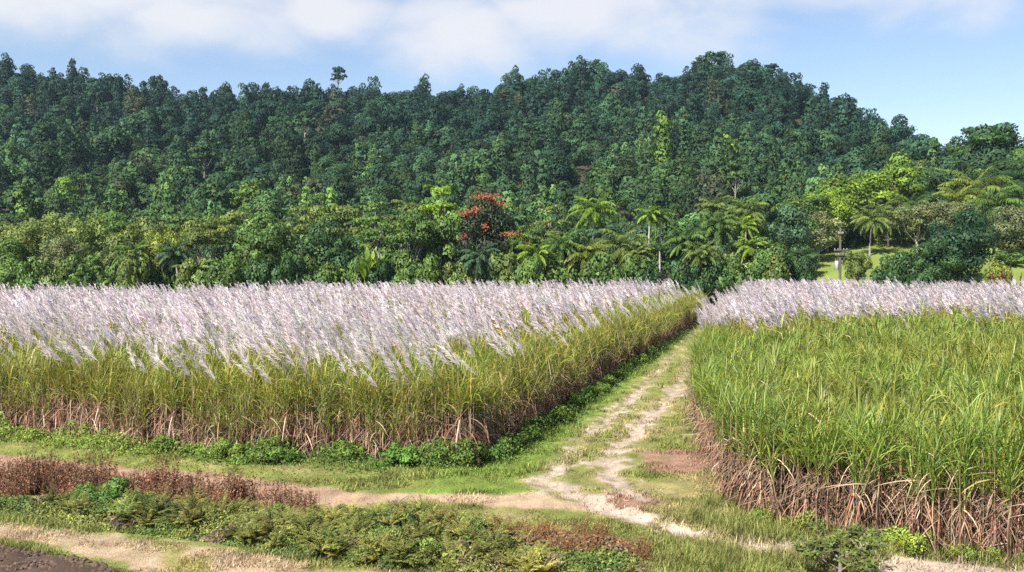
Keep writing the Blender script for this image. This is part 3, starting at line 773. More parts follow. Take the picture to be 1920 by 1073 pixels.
    k = r.random(n) < .25 + .75 * smooth((fbm(X / .8, Y / .8, 130, 2) - .38) * 6); X, Y = X[k], Y[k]; n = len(X); m2 = 9000; q = r.random(m2) ** 1.5; P2 = L_A + (L_FAR - L_A) * q[:, None] * .6; o2 = r.normal(.25, .4, m2); X = np.concatenate([X, P2[:, 0] + .95 * o2]); Y = np.concatenate([Y, P2[:, 1] - .3 * o2]); n = len(X)
    hh = fbm(X / .9, Y / .9, 131, 3)
    P = np.stack([X, Y, terrain(X, Y) + r.random(n) * np.clip(hh * 1.5 - .35, .03, .8)], 1)
    col = mix(np.tile([.15, .215, .035], (n, 1)), np.array([.085, .15, .028]), smooth((X + 13) / 7)) * leafcol(n, r, .28, .1)
    cards(mb, P, r.normal(0, .6, (n, 3)) + [-.2, -.4, .9], r.uniform(.06, .15, n), r.uniform(.03, .06, n), col, r)
    tag(mb.obj('weed_cover', M_LEAF), 'low green weeds spreading from the foot of the plumed cane into the grass', 'weeds', None, 'stuff')
    # clods on the ploughed corner
    mb = MB(); pts = sample(poly_world([(-60, 1022), (40, 1031), (120, 1046), (215, 1073), (260, 1095), (-60, 1095)]), 2200, r)
    ico = norm(np.array([(0, 0, 1), (.89, 0, .45), (.28, .85, .45), (-.72, .53, .45), (-.72, -.53, .45), (.28, -.85, .45), (.72, .53, -.45), (-.28, .85, -.45), (-.89, 0, -.45), (-.28, -.85, -.45), (.72, -.53, -.45), (0, 0, -1)], float))
    fc = np.array([(0, 1, 2), (0, 2, 3), (0, 3, 4), (0, 4, 5), (0, 5, 1), (1, 6, 2), (2, 7, 3), (3, 8, 4), (4, 9, 5), (5, 10, 1), (6, 7, 2), (7, 8, 3), (8, 9, 4), (9, 10, 5), (10, 6, 1), (11, 7, 6), (11, 8, 7), (11, 9, 8), (11, 10, 9), (11, 6, 10)])
    for x, y in pts:
        s = .012 + .06 * r.random() ** 3
        mb.add(ico * s * r.uniform(.7, 1.3, (12, 3)) * [1, 1, .75] + [x, y, float(terrain(x, y)) + s * .2], fc, PLOUGH * r.uniform(.8, 1.3))
    tag(mb.obj('soil_clods', M_SOIL, None, True), 'dark crumbled clods on the ploughed soil', 'soil', None, 'stuff')

def build_sapling():
    r = np.random.default_rng(77); st, lf = MB(), MB()
    x, y = 6.35, 17.5
    root = empty('sapling', (x, y, 0)); root.scale = (1.45, 1.45, .93); tag(root, 'dark green young tree with small leaves standing alone at the lower edge', 'sapling')
    tips = []
    def grow(p, d, L, rad, lev):
        q = p + d * L * .5 + r.normal(0, .02, 3); e = p + d * L
        tube(st, [p, q, e], [rad, rad * .8, rad * .55], np.array([.20, .16, .13]) * r.uniform(.8, 1.2), 5)
        if lev >= 2: tips.append((p, e))
        if lev < 4:
            for k in range((5, 4, 3, 3)[lev]):
                a = r.uniform(0, 2 * PI); dd = norm(d * .55 + np.array([math.cos(a), math.sin(a), r.uniform(-.1, .5)]) * .85)
                grow(p + d * L * r.uniform(.45, 1), dd, L * r.uniform(.55, .75), rad * .5, lev + 1)
    grow(np.array([0, 0, -.1]), np.array([.04, 0, 1.]), .66, .035, 0)
    for p, e in tips:
        n = 5; t = r.uniform(.2, 1.1, n)[:, None]
        cards(lf, p * (1 - t) + e * t + r.normal(0, .025, (n, 3)), r.normal(0, .6, (n, 3)) + [-.2, -.3, .7], r.uniform(.06, .12, n), .042, np.array([.10, .125, .03]) * leafcol(n, r, .3, .12), r)
    st.obj('branches', M_BARK, root); lf.obj('leaves', M_LEAF, root)

def build_pole():
    Y = 128.0; X = (1575 - 960) * Y / F; z = float(terrain(X, Y)); top = CAMZ + (HY - 427) * Y / F
    root = empty('utility_pole', (X, Y, z)); tag(root, 'dark timber power pole with crossarms and grey transformer on the lawn', 'power pole')
    H = top - z; W = np.array([.10, .085, .07])
    mb = MB(); tube(mb, [(0, 0, -.8), (0, 0, H * .5), (0, 0, H)], [.2, .17, .14], W, 10); mb.obj('pole', M_WOOD, root)
    for hz, hw in ((.9, .35), (3.2, 1.0), (3.9, .8)):
        mb = MB(); box(mb, (-hw, -.30, H - hz - .07), (hw, -.17, H - hz + .07), W); a = mb.obj('crossarm', M_WOOD, root)
        for s in (-.85, -.4, .4, .85):
            ins = MB(); tube(ins, [(s * hw, -.235, H - hz + .05), (s * hw, -.235, H - hz + .14), (s * hw, -.235, H - hz + .28)], [.03, .07, .04], np.array([.45, .42, .40]), 8); ins.obj('insulator', M_METAL, a)
    mb = MB(); tube(mb, [(-.52, -.1, H - 6.0), (-.52, -.1, H - 5.95), (-.52, -.1, H - 4.75), (-.52, -.1, H - 4.7)], [.26, .3, .3, .2], np.array([.36, .37, .38]), 14)
    tr = mb.obj('transformer', M_METAL, root)
    for s in (-.14, .14):
        ins = MB(); tube(ins, [(-.52 + s, -.1, H - 4.72), (-.52 + s, -.1, H - 4.35)], [.05, .03], np.array([.35, .25, .2]), 8); ins.obj('bushing', M_METAL, tr)

# ------------------------------------------------------------------ the forest belt and the garden hillock
ORD = 'first second third fourth fifth sixth seventh eighth ninth tenth eleventh twelfth thirteenth fourteenth fifteenth sixteenth seventeenth eighteenth nineteenth twentieth'.split()
ORD += ['twenty-' + w for w in ORD[:9]] + ['thirtieth'] + ['thirty-' + w for w in ORD[:9]] + ['fortieth'] + ['forty-' + w for w in ORD[:9]]
OLIVE = (.118, .162, .038); MIDG = (.082, .142, .030); DARKG = (.042, .088, .026); BRIGHT = (.14, .22, .024); GREYO = (.115, .138, .058); YELG = (.15, .185, .03); BLUEG = (.055, .105, .05)

def build_belt():
    r = np.random.default_rng(31)
    T = {k: [tree_proto(k, 500 + 10 * j + i) for i in range(3 if k in ('round', 'fine', 'open') else 2)] for j, k in enumerate(('round', 'open', 'tall', 'tiers', 'fine', 'dense'))}
    SH = [tree_proto('shrub', 590 + i, 'shrub') for i in range(4)]
    def put(kind, px, ytop, wpx, Y, col, label, cat='tree', group=None, protos=None):
        pr = (protos or T[kind]); pr = pr[r.integers(len(pr))]
        X = (px - 960) * Y / F; z = float(terrain(X, Y)); top = CAMZ + (HY - ytop) * Y / F
        s = wpx * Y / F / pr.size[0]; sz = (top - z) / pr.size[1]
        f = math.exp(r.normal(0, .08))
        return pr.place((X, Y, z), r.uniform(0, 2 * PI), (s, s, sz), tuple(np.array(col) * f), label, cat, group)
    words = {OLIVE: 'olive', MIDG: 'mid green', DARKG: 'dark green', BRIGHT: 'bright green', GREYO: 'grey-olive', YELG: 'yellow-green', BLUEG: 'blue-green'}
    shape = {'round': 'rounded', 'open': 'open-crowned', 'tall': 'tall slim', 'tiers': 'flat-tiered', 'fine': 'fine-leaved bushy', 'dense': 'dense round'}
    # front row behind the left field: x, top, width, kind, colour
    front = [(-60, 440, 130, 'round', MIDG), (22, 445, 105, 'round', MIDG), (70, 408, 120, 'fine', OLIVE), (118, 432, 90, 'fine', GREYO), (160, 395, 130, 'fine', OLIVE), (215, 440, 90, 'round', OLIVE), (262, 415, 110, 'open', OLIVE), (305, 425, 95, 'fine', YELG),
             (345, 430, 100, 'fine', OLIVE), (395, 405, 110, 'open', OLIVE), (430, 450, 70, 'round', MIDG), (470, 432, 115, 'round', MIDG), (520, 408, 120, 'dense', MIDG), (560, 425, 85, 'round', BRIGHT), (610, 415, 120, 'dense', DARKG), (660, 428, 95, 'dense', DARKG),
             (715, 412, 100, 'tiers', MIDG), (765, 395, 115, 'open', MIDG), (812, 385, 120, 'round', MIDG), (845, 420, 90, 'round', DARKG), (985, 420, 90, 'open', MIDG), (1035, 428, 80, 'round', MIDG), (1085, 432, 75, 'dense', DARKG), (1140, 450, 80, 'round', OLIVE),
             (1200, 440, 80, 'round', MIDG), (1280, 392, 100, 'round', DARKG), (1310, 440, 95, 'round', OLIVE), (1400, 442, 75, 'tall', OLIVE), (1440, 420, 90, 'round', MIDG)]
    back = [(-80, 395, 150, 'round', OLIVE), (30, 392, 150, 'round', OLIVE), (110, 388, 140, 'fine', OLIVE), (200, 400, 130, 'open', MIDG), (280, 392, 120, 'round', OLIVE), (290, 415, 50, 'dense', (.035, .04, .025)), (360, 398, 130, 'open', MIDG), (440, 388, 120, 'open', OLIVE), (500, 395, 130, 'round', MIDG), (580, 385, 130, 'open', OLIVE), (650, 392, 120, 'open', OLIVE),
            (700, 380, 130, 'tiers', MIDG), (760, 375, 130, 'tiers', OLIVE), (820, 352, 140, 'tiers', BRIGHT), (880, 385, 110, 'round', MIDG), (960, 380, 110, 'tiers', MIDG), (1030, 385, 110, 'tiers', OLIVE), (1100, 400, 100, 'round', BLUEG), (1180, 402, 110, 'round', BLUEG),
            (1250, 395, 100, 'round', MIDG), (1330, 400, 90, 'round', BLUEG), (1400, 395, 110, 'tall', MIDG), (1470, 380, 100, 'round', BLUEG)]
    for row, y0, y1, txt in ((front, 124, 134, 'front row of the forest belt'), (back, 146, 166, 'back row of the forest belt')):
        for i, (px, yt, w, k, c) in enumerate(sorted(row)):
            put(k, px, yt + r.normal(0, 3), w, r.uniform(y0, y1), c, f'{words.get(c, "blackish")} {shape[k]} tree, {ORD[i]} from the left of the {txt.replace(" of the forest belt", "")}', 'tree', 'trees of the forest belt')
    # shrubs along the far edge of the left block
    xs = np.arange(-40, 1480, 47.0)
    for i, px in enumerate(xs):
        if 1330 < px < 1345: continue
        c = (MIDG, OLIVE, DARKG, MIDG, MIDG)[int(r.integers(0, 5))]
        put('', px + r.normal(0, 8), r.uniform(468, 496), r.uniform(65, 95), r.uniform(119, 124), c, f'{words[c]} shrub, {ORD[i]} from the left along the far edge of the cane', 'shrub', 'shrubs along the far edge of the cane', SH)
    # ---- trees that stand out
    def flower_tree():
        Y = 126.0; X = (908 - 960) * Y / F
        q = np.random.default_rng(9); cr, tk, bl = MB(), MB(), MB()
        lb = [(0, 0, 9.6, 2.6, 2.4, 1.7), (-1.2, 0, 8.2, 2.4, 2.4, 1.7), (1.6, 0, 8.6, 2.2, 2, 1.5), (-2.0, -.5, 6.2, 1.7, 1.8, 1.4), (3.4, -.4, 6.3, 1.9, 1.7, 1.2), (5.2, -.3, 6.0, 1.2, 1.2, .8), (.6, 0, 5.5, 2.6, 2.6, 2.4), (1.2, 0, 3.0, 2.6, 2.4, 2.2), (-.6, .3, 3.4, 2, 2, 2)]
        lobe_cards(cr, lb, 6500, .42, .26, q, clump=5, under=-.7); limbs(tk, q, 3.0, lb, .3, BARKC * .5)
        for (x, y, z, rx, rz, n) in ((.3, -.8, 11.3, 1.7, .4, 300), (1.7, -.7, 10.5, 1.0, .35, 130), (-1.9, -1.0, 9.6, 1.2, .35, 170), (-1.0, -1.5, 9.9, .9, .4, 120), (-2.5, -1.2, 7.2, .8, .35, 120), (3.4, -1.0, 7.5, 1.3, .3, 170), (5.2, -.7, 6.7, 1.3, .4, 220), (.2, -2.4, 8.2, .5, .4, 40), (1.2, -2.4, 5.2, .4, .4, 30)):
            d = q.normal(0, .5, (n, 3)) * [rx, rx * .8, rz] + [x, y, z]
            cards(bl, d, q.normal(0, .5, (n, 3)) + [-.2, -.5, .8], q.uniform(.16, .32, n), .17, np.array([.27, .08, .04]) * leafcol(n, q, .25, .08), q)
        root = empty('flowering_tree', (X, Y, 0)); root.scale = (1.05, 1.05, 1.36); tag(root, 'dark tree crowned with orange-red blossom at the far edge of the cane', 'tree')
        a = cr.obj('crown', M_LEAF, root); a.color = (.026, .036, .016, 1); tk.obj('trunk', M_BARK, root); bl.obj('blossom', M_LEAF, root)
    flower_tree()
    palms = [(1060, 432, 70, 124, 'feather', MIDG, 'mid green palm between the orange-blossomed tree and the drooping palm'), (1190, 455, 60, 122, 'feather', OLIVE, 'short olive palm just left of the two slim palms'), (1290, 425, 75, 128, 'feather', MIDG, 'mid green palm right of the two slim palms'), (1318, 452, 65, 123, 'feather', OLIVE, 'short olive palm near the far end of the track'), (1415, 440, 65, 127, 'feather', BRIGHT, 'bright palm right of the far end of the track'), (1010, 450, 70, 122, 'feather', BRIGHT, 'bright low palm right of the orange-blossomed tree'), (1110, 362, 85, 148, 'feather', BRIGHT, 'tall bright feather palm rising above the forest belt'), (1215, 392, 52, 131, 'royal', BRIGHT, 'left one of two slim pale-trunked palms at the edge of the cane'), (1237, 397, 46, 132, 'royal', MIDG, 'right one of two slim pale-trunked palms at the edge of the cane'),
             (1165, 425, 100, 125, 'skirt', OLIVE, 'wide drooping palm with grey dead fronds at the cane edge'), (1100, 445, 80, 123, 'low', YELG, 'low yellow-tipped palm at the foot of the tall feather palm'), (1130, 415, 75, 140, 'feather', BLUEG, 'blue-green palm just below the tall feather palm'),
             (1345, 365, 65, 150, 'feather', OLIVE, 'leftmost olive palm of the group before the hill slope'), (1395, 368, 75, 146, 'skirt', OLIVE, 'shaggy palm with dead skirt, highest of the group left of the garden'), (1350, 392, 80, 134, 'feather', MIDG, 'broad green palm in front of the shaggy palm'),
             (1385, 400, 60, 136, 'feather', BRIGHT, 'light green palm beside the broad green palm'), (975, 420, 70, 126, 'feather', MIDG, 'green palm right of the orange-blossomed tree'), (965, 395, 55, 140, 'feather', BLUEG, 'blue-green palm behind the orange-blossomed tree'), (1440, 462, 55, 128, 'feather', MIDG, 'left palm of the pale-stemmed clump by the lawn'), (1462, 465, 52, 129, 'feather', DARKG, 'middle palm of the pale-stemmed clump by the lawn'),
             (1498, 462, 60, 131, 'feather', DARKG, 'right dark palm of the pale-stemmed clump by the lawn'), (250, 448, 75, 122, 'low', MIDG, 'pale-ribbed palm in the understorey near the left end'), (335, 450, 70, 122, 'low', BLUEG, 'dark fan of palm fronds in the understorey'), (165, 488, 80, 120, 'low', MIDG, 'low bright palm at the left end of the cane edge'), (375, 486, 70, 120, 'low', OLIVE, 'low olive palm at the cane edge'), (900, 455, 75, 122, 'low', BLUEG, 'dark low palm beneath the orange-blossomed tree'),
             (1600, 392, 105, 186, 'skirt', OLIVE, 'palm with brown skirt behind the power pole'), (1665, 372, 85, 178, 'feather', OLIVE, 'pale palm in the middle of the garden slope'), (1705, 362, 70, 182, 'feather', MIDG, 'green palm above the grey-olive shrubs on the slope'), (1630, 385, 70, 170, 'feather', OLIVE, 'palm leaning beside the bright green tree'),
             (1830, 318, 110, 185, 'feather', YELG, 'large yellowish coconut palm high on the garden slope'), (1862, 345, 100, 172, 'skirt', MIDG, 'coconut palm with hanging brown fronds on the slope'), (1890, 300, 110, 190, 'feather', DARKG, 'dark coconut palm at the top right of the slope'), (1915, 330, 100, 180, 'feather', MIDG, 'coconut palm cut by the right edge of the view'), (1790, 345, 80, 182, 'feather', YELG, 'yellowish palm left of the coconut palms')]
    for i, (px, yt, w, Y, k, c, lab) in enumerate(palms):
        X = (px - 960) * Y / F; z = float(terrain(X, Y)); top = CAMZ + (HY - yt) * Y / F; L = w * Y / F / 1.75
        Ht = max(top - z - L * .72, .8)
        p = palm_proto(600 + i, Ht, 'royal' if k == 'royal' else 'feather', 18 if k == 'royal' else 30, L * 1.12, 12 if k == 'skirt' else 0)
        p.place((X, Y, z), 0, 1, c, lab, 'palm', 'palms')
    B = [banana_proto(650), banana_proto(651)]
    for px, yt, w, c, lab in ((695, 448, 62, BRIGHT, 'banana plant with large pale leaves left of the orange-blossomed tree'), (820, 492, 60, MIDG, 'dark banana plant low at the far cane edge'), (1012, 482, 55, YELG, 'yellow-green banana plant at the cane edge')):
        put('', px, yt, w, 121.5, c, lab, 'banana plant', 'banana plants', B)
    # ---- garden hillock on the right
    garden = [(1606, 457, 56, 128, 'round', OLIVE, 'small open tree right of the power pole on the lawn'), (1605, 306, 150, 190, 'round', BRIGHT, 'large bright green spreading tree on the garden slope'), (1668, 306, 120, 196, 'round', BRIGHT, 'bright green tree to the right of the largest bright one'), (1550, 338, 120, 180, 'round', BRIGHT, 'lower bright green tree left of the largest one'), (1700, 300, 110, 222, 'open', OLIVE, 'olive tree behind the bright green trees'), (1755, 310, 90, 215, 'round', MIDG, 'mid green tree at the top of the garden slope'), (1770, 298, 60, 220, 'round', BRIGHT, 'small bright tree beside the dark skyline trees'),
              (1500, 362, 110, 175, 'open', MIDG, 'green tree at the left edge of the garden slope'), (1535, 388, 120, 168, 'fine', GREYO, 'grey-olive tree left of the power pole'), (1490, 398, 90, 160, 'round', MIDG, 'green tree above the pale-stemmed palms'), (1480, 425, 110, 168, 'fine', GREYO, 'grey-olive bush behind the pale-stemmed palms'), (1530, 430, 100, 180, 'round', OLIVE, 'olive bush left of the lawn'), (1600, 428, 95, 184, 'dense', (.022, .03, .018), 'blackish spreading tree just behind the power pole'),
              (1720, 378, 120, 172, 'fine', GREYO, 'grey-olive tree above the yellow bush'), (1780, 372, 130, 168, 'fine', GREYO, 'large grey-olive tree left of the coconut palms'), (1660, 398, 100, 186, 'fine', GREYO, 'grey-olive bush right of the power pole'), (1690, 418, 80, 180, 'fine', YELG, 'yellow bush beside the dark round tree'), (1735, 420, 80, 178, 'round', OLIVE, 'olive bush between the yellow bush and the dark tree'), (1800, 392, 150, 136, 'dense', (.022, .055, .022), 'large dark green dome-shaped tree in front of the lawn'), (1755, 440, 110, 134, 'dense', DARKG, 'smaller dark dome against the left of the largest dark tree'),
              (1905, 378, 110, 160, 'dense', GREYO, 'grey-green round bush at the right edge above the lawn'), (1850, 220, 130, 215, 'tall', DARKG, 'tall dark tree on the skyline at the right'), (1885, 234, 110, 218, 'round', DARKG, 'dark round tree right of the tallest skyline tree'), (1815, 240, 90, 222, 'open', DARKG, 'dark open tree left of the tallest skyline tree'), (1930, 246, 100, 210, 'round', MIDG, 'green tree at the right edge of the skyline'), (1880, 300, 120, 205, 'round', DARKG, 'dark tree behind the coconut palms'),
              (1820, 300, 90, 212, 'round', MIDG, 'mid green tree under the skyline trees'), (1965, 330, 140, 190, 'round', MIDG, 'green tree just outside the garden to the right'), (1740, 350, 90, 195, 'round', DARKG, 'dark green tree above the pale palms')]
    for px, yt, w, Y, k, c, lab in garden: put(k, px, yt, w, Y, c, lab, 'tree', 'trees of the garden slope')
    shr = [(1893, 471, 70, 150, MIDG, 'broad green shrub below the lawn near the right edge'), (1925, 468, 60, 152, DARKG, 'dark shrub at the right edge of the view below the lawn'), (1672, 468, 75, 126, DARKG, 'dark shrub left of the dome-shaped trees'), (1715, 472, 80, 124, DARKG, 'dark shrub under the smaller dark dome'), (1885, 452, 70, 168, MIDG, 'mid green shrub below the upper lawn'), (1925, 456, 60, 167, MIDG, 'shrub at the right edge below the upper lawn'), (1502, 482, 52, 127, DARKG, 'dark shrub beside the lawn left of the pole'), (1870, 490, 60, 122, YELG, 'yellow-green shrub behind the red-leaved plants')]
    for px, yt, w, Y, c, lab in shr: put('', px, yt, w, Y, c, lab, 'shrub', 'garden shrubs', SH)
    # red-leaved cordylines and a white-flowered bush
    q = np.random.default_rng(3); lf, st = MB(), MB()
    for k in range(4):
        b = np.array([q.normal(0, .35), q.normal(0, .3), 0]); h = q.uniform(.6, 1.6); tube(st, [b - [0, 0, .2], b + [0, 0, h]], [.035, .025], np.array([.2, .15, .12]), 5)
        n = 16; ribbons(lf, np.tile(b + [0, 0, h], (n, 1)), q.uniform(0, 2 * PI, n), q.uniform(.2, 1.4, n), q.uniform(.5, .8, n), np.full(n, .11), q.uniform(.4, 1.4, n), 3, leafcol(n, q, .25, .05), prof=(.3, 1, .7, .05))
    put('', 1339, 488, 60, 127, DARKG, 'dark shrub closing the far end of the grass track', 'shrub', None, SH)
    put('', 1352, 470, 55, 131, OLIVE, 'olive shrub behind the dark shrub at the end of the track', 'shrub', None, SH)
    CORD = Proto('cordyline', [('leaves', lf.mesh('leaves', M_LEAF), True), ('stems', st.mesh('stems', M_BARK), False)], (1.6, 2.1))
    for i, px in enumerate((1852, 1868, 1880, 1893, 1906, 1918)):
        put('', px, 499 + (i % 3) * 3, 17, 117.5, (.10, .02, .025), f'dark red cordyline, {ORD[i]} from the left of the row at the right cane edge', 'cordyline', 'red cordylines at the cane edge', [CORD])
    put('', 1597, 514, 14, 119, (.26, .05, .02), 'small red cordyline at the cane edge right of the power pole', 'cordyline', None, [CORD])
    put('', 1919, 473, 20, 162, (.62, .62, .62), 'white-blossomed bush on the lawn at the right edge', 'shrub', None, SH)

def build_hill():
    r = np.random.default_rng(63)
    KIND = ['draped', 'draped', 'draped', 'round', 'round', 'dense', 'spire', 'umbrella', 'open', 'draped', 'round', 'dense']
    pr = [hill_proto(k, 700 + i) for i, k in enumerate(KIND)]
    gx, gy = np.meshgrid(np.arange(-300, 320, 6.5), np.arange(184, 442, 6.7))
    X = gx.ravel() + r.uniform(-3.1, 3.1, gx.size); Y = gy.ravel() + r.uniform(-3.1, 3.1, gx.size)
    sx = 960 + F * X / Y
    k = (sx > -200) & (sx < 2120) & ~((X > 60) & (Y < 200)) & ~((X > 30) & (Y < 187))
    X, Y = X[k], Y[k]; n = len(X); Z = terrain(X, Y); sx = 960 + F * X / Y
    which = r.choice(len(KIND), n, p=np.array([1.5, 1.5, 1.4, 1.4, 1.4, .9, .12, .3, .7, 1.5, 1.4, .9]) / 13.02)
    s = .42 + .56 * r.random(n) ** 1.6; sz = s * r.uniform(.8, 1.3, n)
    # species shift from yellow-green low on the slope to blue-green near the ridge; the right flank's shade is painted into the leaf colour too
    t = np.clip((Y - 190) / 170 + r.normal(0, .18, n) + .25 * smooth((sx - 1250) / 300), 0, 1)
    col = mix(np.tile([.056, .104, .030], (n, 1)), np.array([.017, .044, .027]), t) * np.exp(r.normal(0, .3, n))[:, None]
    col = np.where((r.random(n) < .03)[:, None], np.array([.05, .065, .035]), col); col = np.where((r.random(n) < .05)[:, None] & (Y < 290)[:, None], np.array([.10, .17, .03]), col)
    order = np.argsort(-(s / Y) - .0006 * (r.random(n)) - .002 * ((Y > 410) & (r.random(n) < .16)))
    single = np.zeros(n, bool); vis = (sx > -20) & (sx < 1940)
    cand = [i for i in order if vis[i]]
    single[cand[:175]] = True
    word = {'draped': 'vine-draped', 'round': 'round-crowned', 'dense': 'densely leaved', 'spire': 'spire-shaped', 'umbrella': 'umbrella-crowned', 'open': 'open-crowned pale-limbed'}
    for i in np.where(single)[0]:
        w = which[i]; kd = word[KIND[w]]; up = Y[i] > 300
        P = Proto('rainforest_tree', [('crown', pr[w][2], True), ('trunk', pr[w][3], False)], (10, 14))
        where = 'ridge of the forested hill' if up else 'lower slope of the forested hill'
        P.place((X[i], Y[i], Z[i]), r.uniform(0, 2 * PI), (s[i], s[i], sz[i]), tuple(col[i]), f'{kd} rainforest tree on the {where}', 'tree', f'{kd} trees on the {where}')
    # the tree that stands clear of the skyline
    def sky(px, ytop, wpx, w, c, label):
        x = (px - 960) * 424 / F; z = float(terrain(x, 424)); H = CAMZ + (HY - ytop) * 424 / F - z
        a = wpx * 424 / F / 10.5
        Proto('rainforest_tree', [('crown', pr[w][2], True), ('trunk', pr[w][3], False)], (10, 14)).place((x, 424, z), 1.0, (a, a, H / 15.0), c, label, 'tree')
    sky(636, 128, 34, 7, (.02, .045, .028), 'lone umbrella tree standing clear above the middle of the ridge')
    sky(297, 133, 40, 5, (.02, .045, .026), 'tall dark tree projecting above the ridge near the left')
    sky(418, 145, 36, 3, (.02, .045, .026), 'dark tree projecting above the dip of the ridge')
    sky(1333, 85, 60, 11, (.028, .065, .03), 'highest tree on the summit of the hill')
    sky(1110, 98, 50, 8, (.028, .06, .03), 'open tree at the top of the shoulder left of the summit')
    G, Tk = MB(), MB()
    for w in range(len(KIND)):
        m = np.where((which == w) & ~single)[0]
        pos = np.stack([X[m], Y[m], Z[m]], 1); rt = r.uniform(0, 2 * PI, len(m)); S = np.stack([s[m], s[m], sz[m]], 1)
        replicate(G, pr[w][0], pos, rt, S, col[m]); replicate(Tk, pr[w][1], pos, rt, S, np.ones((len(m), 3)))
    root = empty('hill_forest'); tag(root, 'rainforest covering the hill up to the ridge behind the fields', 'forest', None, 'stuff')
    a = G.obj('forest_canopy', M_FAR, root); a['kind'] = 'stuff'; b = Tk.obj('forest_trunks', M_BARK, root); b['kind'] = 'stuff'
    print('hill trees', n, 'verts', G.n)

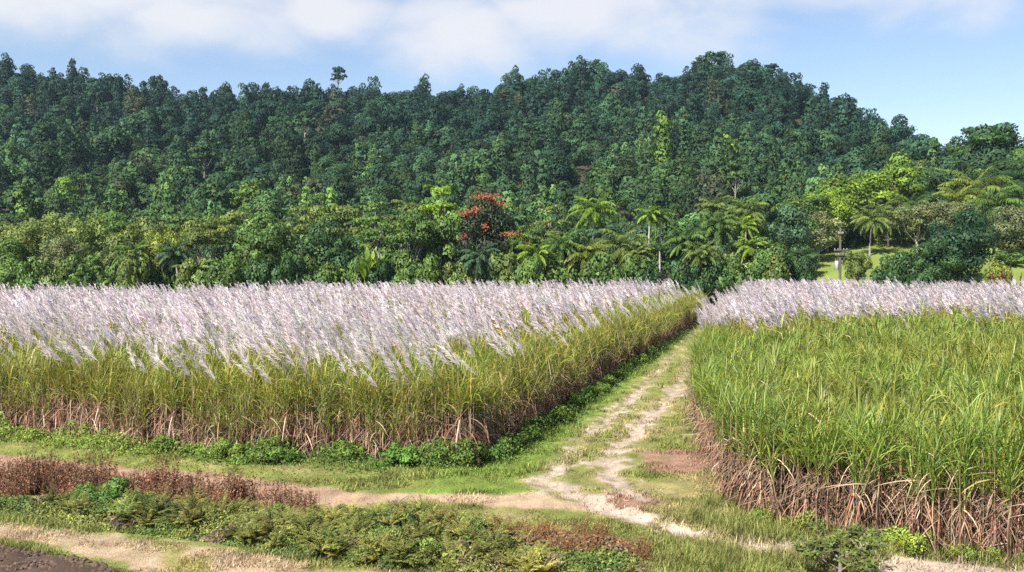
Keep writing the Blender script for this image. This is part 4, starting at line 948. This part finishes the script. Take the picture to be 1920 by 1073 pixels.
# ------------------------------------------------------------------ air, sky, sun, camera
EL = math.radians(46); HD = norm(np.array([.62, .78]))
HAZE = 0.00008
def build_light():
    d = Vector((HD[0] * math.cos(EL), HD[1] * math.cos(EL), -math.sin(EL)))
    L = bpy.data.lights.new('sun', 'SUN'); L.energy = 5.0; L.angle = math.radians(.55); L.color = (1, .955, .88)
    o = bpy.data.objects.new('sun', L); COL.objects.link(o); o.rotation_euler = d.to_track_quat('-Z', 'Y').to_euler(); o.location = (-40, -40, 80)
    w = bpy.data.worlds.new('World'); SC.world = w; w.use_nodes = True
    N, K = w.node_tree.nodes, w.node_tree.links; N.clear()
    out = N.new('ShaderNodeOutputWorld'); bg = N.new('ShaderNodeBackground'); bg.inputs['Strength'].default_value = .13
    sk = N.new('ShaderNodeTexSky'); sk.sky_type = 'NISHITA'; sk.sun_disc = False; sk.sun_elevation = EL; sk.sun_rotation = math.atan2(-HD[0], -HD[1])
    sk.altitude = 50; sk.air_density = 1.0; sk.dust_density = .35; sk.ozone_density = 1.6
    # clouds: soft noise over the sky's own directions, heavier overhead
    tc = N.new('ShaderNodeTexCoord'); sp = N.new('ShaderNodeSeparateXYZ'); K.new(tc.outputs['Generated'], sp.inputs[0])
    def math_(op, a, b=None, clamp=False):
        n = N.new('ShaderNodeMath'); n.operation = op; n.use_clamp = clamp
        for i, v in enumerate((a, b)):
            if v is None: continue
            if isinstance(v, (int, float)): n.inputs[i].default_value = v
            else: K.new(v, n.inputs[i])
        return n.outputs[0]
    az = math_('ARCTAN2', sp.outputs['X'], sp.outputs['Y']); el = math_('ARCSINE', sp.outputs['Z'])
    cv = N.new('ShaderNodeCombineXYZ'); K.new(math_('MULTIPLY', az, 1.0), cv.inputs[0]); K.new(math_('MULTIPLY', el, 1.9), cv.inputs[1])
    n1 = N.new('ShaderNodeTexNoise'); n1.inputs['Scale'].default_value = 7.5; n1.inputs['Detail'].default_value = 5; n1.inputs['Roughness'].default_value = .5; n1.inputs['Distortion'].default_value = .25
    K.new(cv.outputs[0], n1.inputs['Vector'])
    fac = None
    for (px, py, rx, ry, amp) in CLOUDS:
        a0 = math.atan((px - 960) / F); e0 = math.atan((HY - py) / F)
        dx = math_('DIVIDE', math_('SUBTRACT', az, a0), rx / F); dy = math_('DIVIDE', math_('SUBTRACT', el, e0), ry / F)
        q = math_('SQRT', math_('ADD', math_('MULTIPLY', dx, dx), math_('MULTIPLY', dy, dy)))
        g = math_('MULTIPLY', math_('SUBTRACT', 1.0, q), amp)
        fac = g if fac is None else math_('MAXIMUM', fac, g)
    base = math_('MAXIMUM', fac, -.9)
    den = math_('ADD', base, math_('MULTIPLY', math_('SUBTRACT', n1.outputs['Fac'], .5), 1.5))
    mr = N.new('ShaderNodeMapRange'); mr.interpolation_type = 'SMOOTHSTEP'; mr.inputs[1].default_value = -.08; mr.inputs[2].default_value = .75; mr.inputs[3].default_value = .0; mr.inputs[4].default_value = .92
    K.new(den, mr.inputs[0])
    tint = N.new('ShaderNodeVectorMath'); tint.operation = 'MULTIPLY'; tint.inputs[1].default_value = SKYTINT; K.new(sk.outputs[0], tint.inputs[0])
    mx = N.new('ShaderNodeMixRGB'); K.new(mr.outputs[0], mx.inputs[0]); K.new(tint.outputs[0], mx.inputs[1]); mx.inputs[2].default_value = CLOUDC
    K.new(mx.outputs[0], bg.inputs['Color']); K.new(bg.outputs[0], out.inputs['Surface'])
    if HAZE > 0:
        mb = MB(); box(mb, (-420, -80, -3), (460, 720, 135), np.ones(3))
        m, NN, KK = new_mat('haze'); o2 = NN.new('ShaderNodeOutputMaterial'); v = NN.new('ShaderNodeVolumePrincipled')
        v.inputs['Density'].default_value = HAZE; v.inputs['Color'].default_value = (.55, .75, 1, 1); v.inputs['Anisotropy'].default_value = .1
        KK.new(v.outputs[0], o2.inputs['Volume'])
        h = mb.obj('haze', m); tag(h, 'thin blue air between the fields and the hill', 'haze', None, 'stuff')
    cam = bpy.data.cameras.new('camera'); c = bpy.data.objects.new('camera', cam); COL.objects.link(c)
    cam.sensor_width = 36; cam.lens = F / 1920 * 36; cam.clip_end = 9000; cam.clip_start = .1
    c.location = (0, 0, CAMZ); c.rotation_euler = (math.radians(90) - math.atan((536.5 - HY) / F), 0, 0)
    SC.camera = c
    SC.view_settings.view_transform = 'Standard'; SC.view_settings.look = 'None'; SC.view_settings.exposure = EXPO; SC.view_settings.gamma = 1
    SC.render.resolution_x, SC.render.resolution_y = 1024, 572
    cy = SC.cycles; cy.max_bounces = 6; cy.diffuse_bounces = 3; cy.glossy_bounces = 2; cy.transmission_bounces = 4; cy.transparent_max_bounces = 6; cy.volume_bounces = 1
    cy.use_denoising = False

CLOUDS = [(130, 15, 560, 140, 1.0), (340, 60, 270, 85, .9), (630, 25, 160, 80, .85), (860, 70, 200, 95, .95), (1090, 20, 290, 105, .95), (1640, 0, 460, 110, .8), (1400, 60, 260, 70, .45)]
SKYTINT = (.555, .53, .53); CLOUDC = (2.8, 2.83, 2.98, 1); EXPO = 1.28

build_ground()
build_grass()
build_cane()
build_weeds()
build_sapling()
build_pole()
build_belt()
build_hill()
build_light()
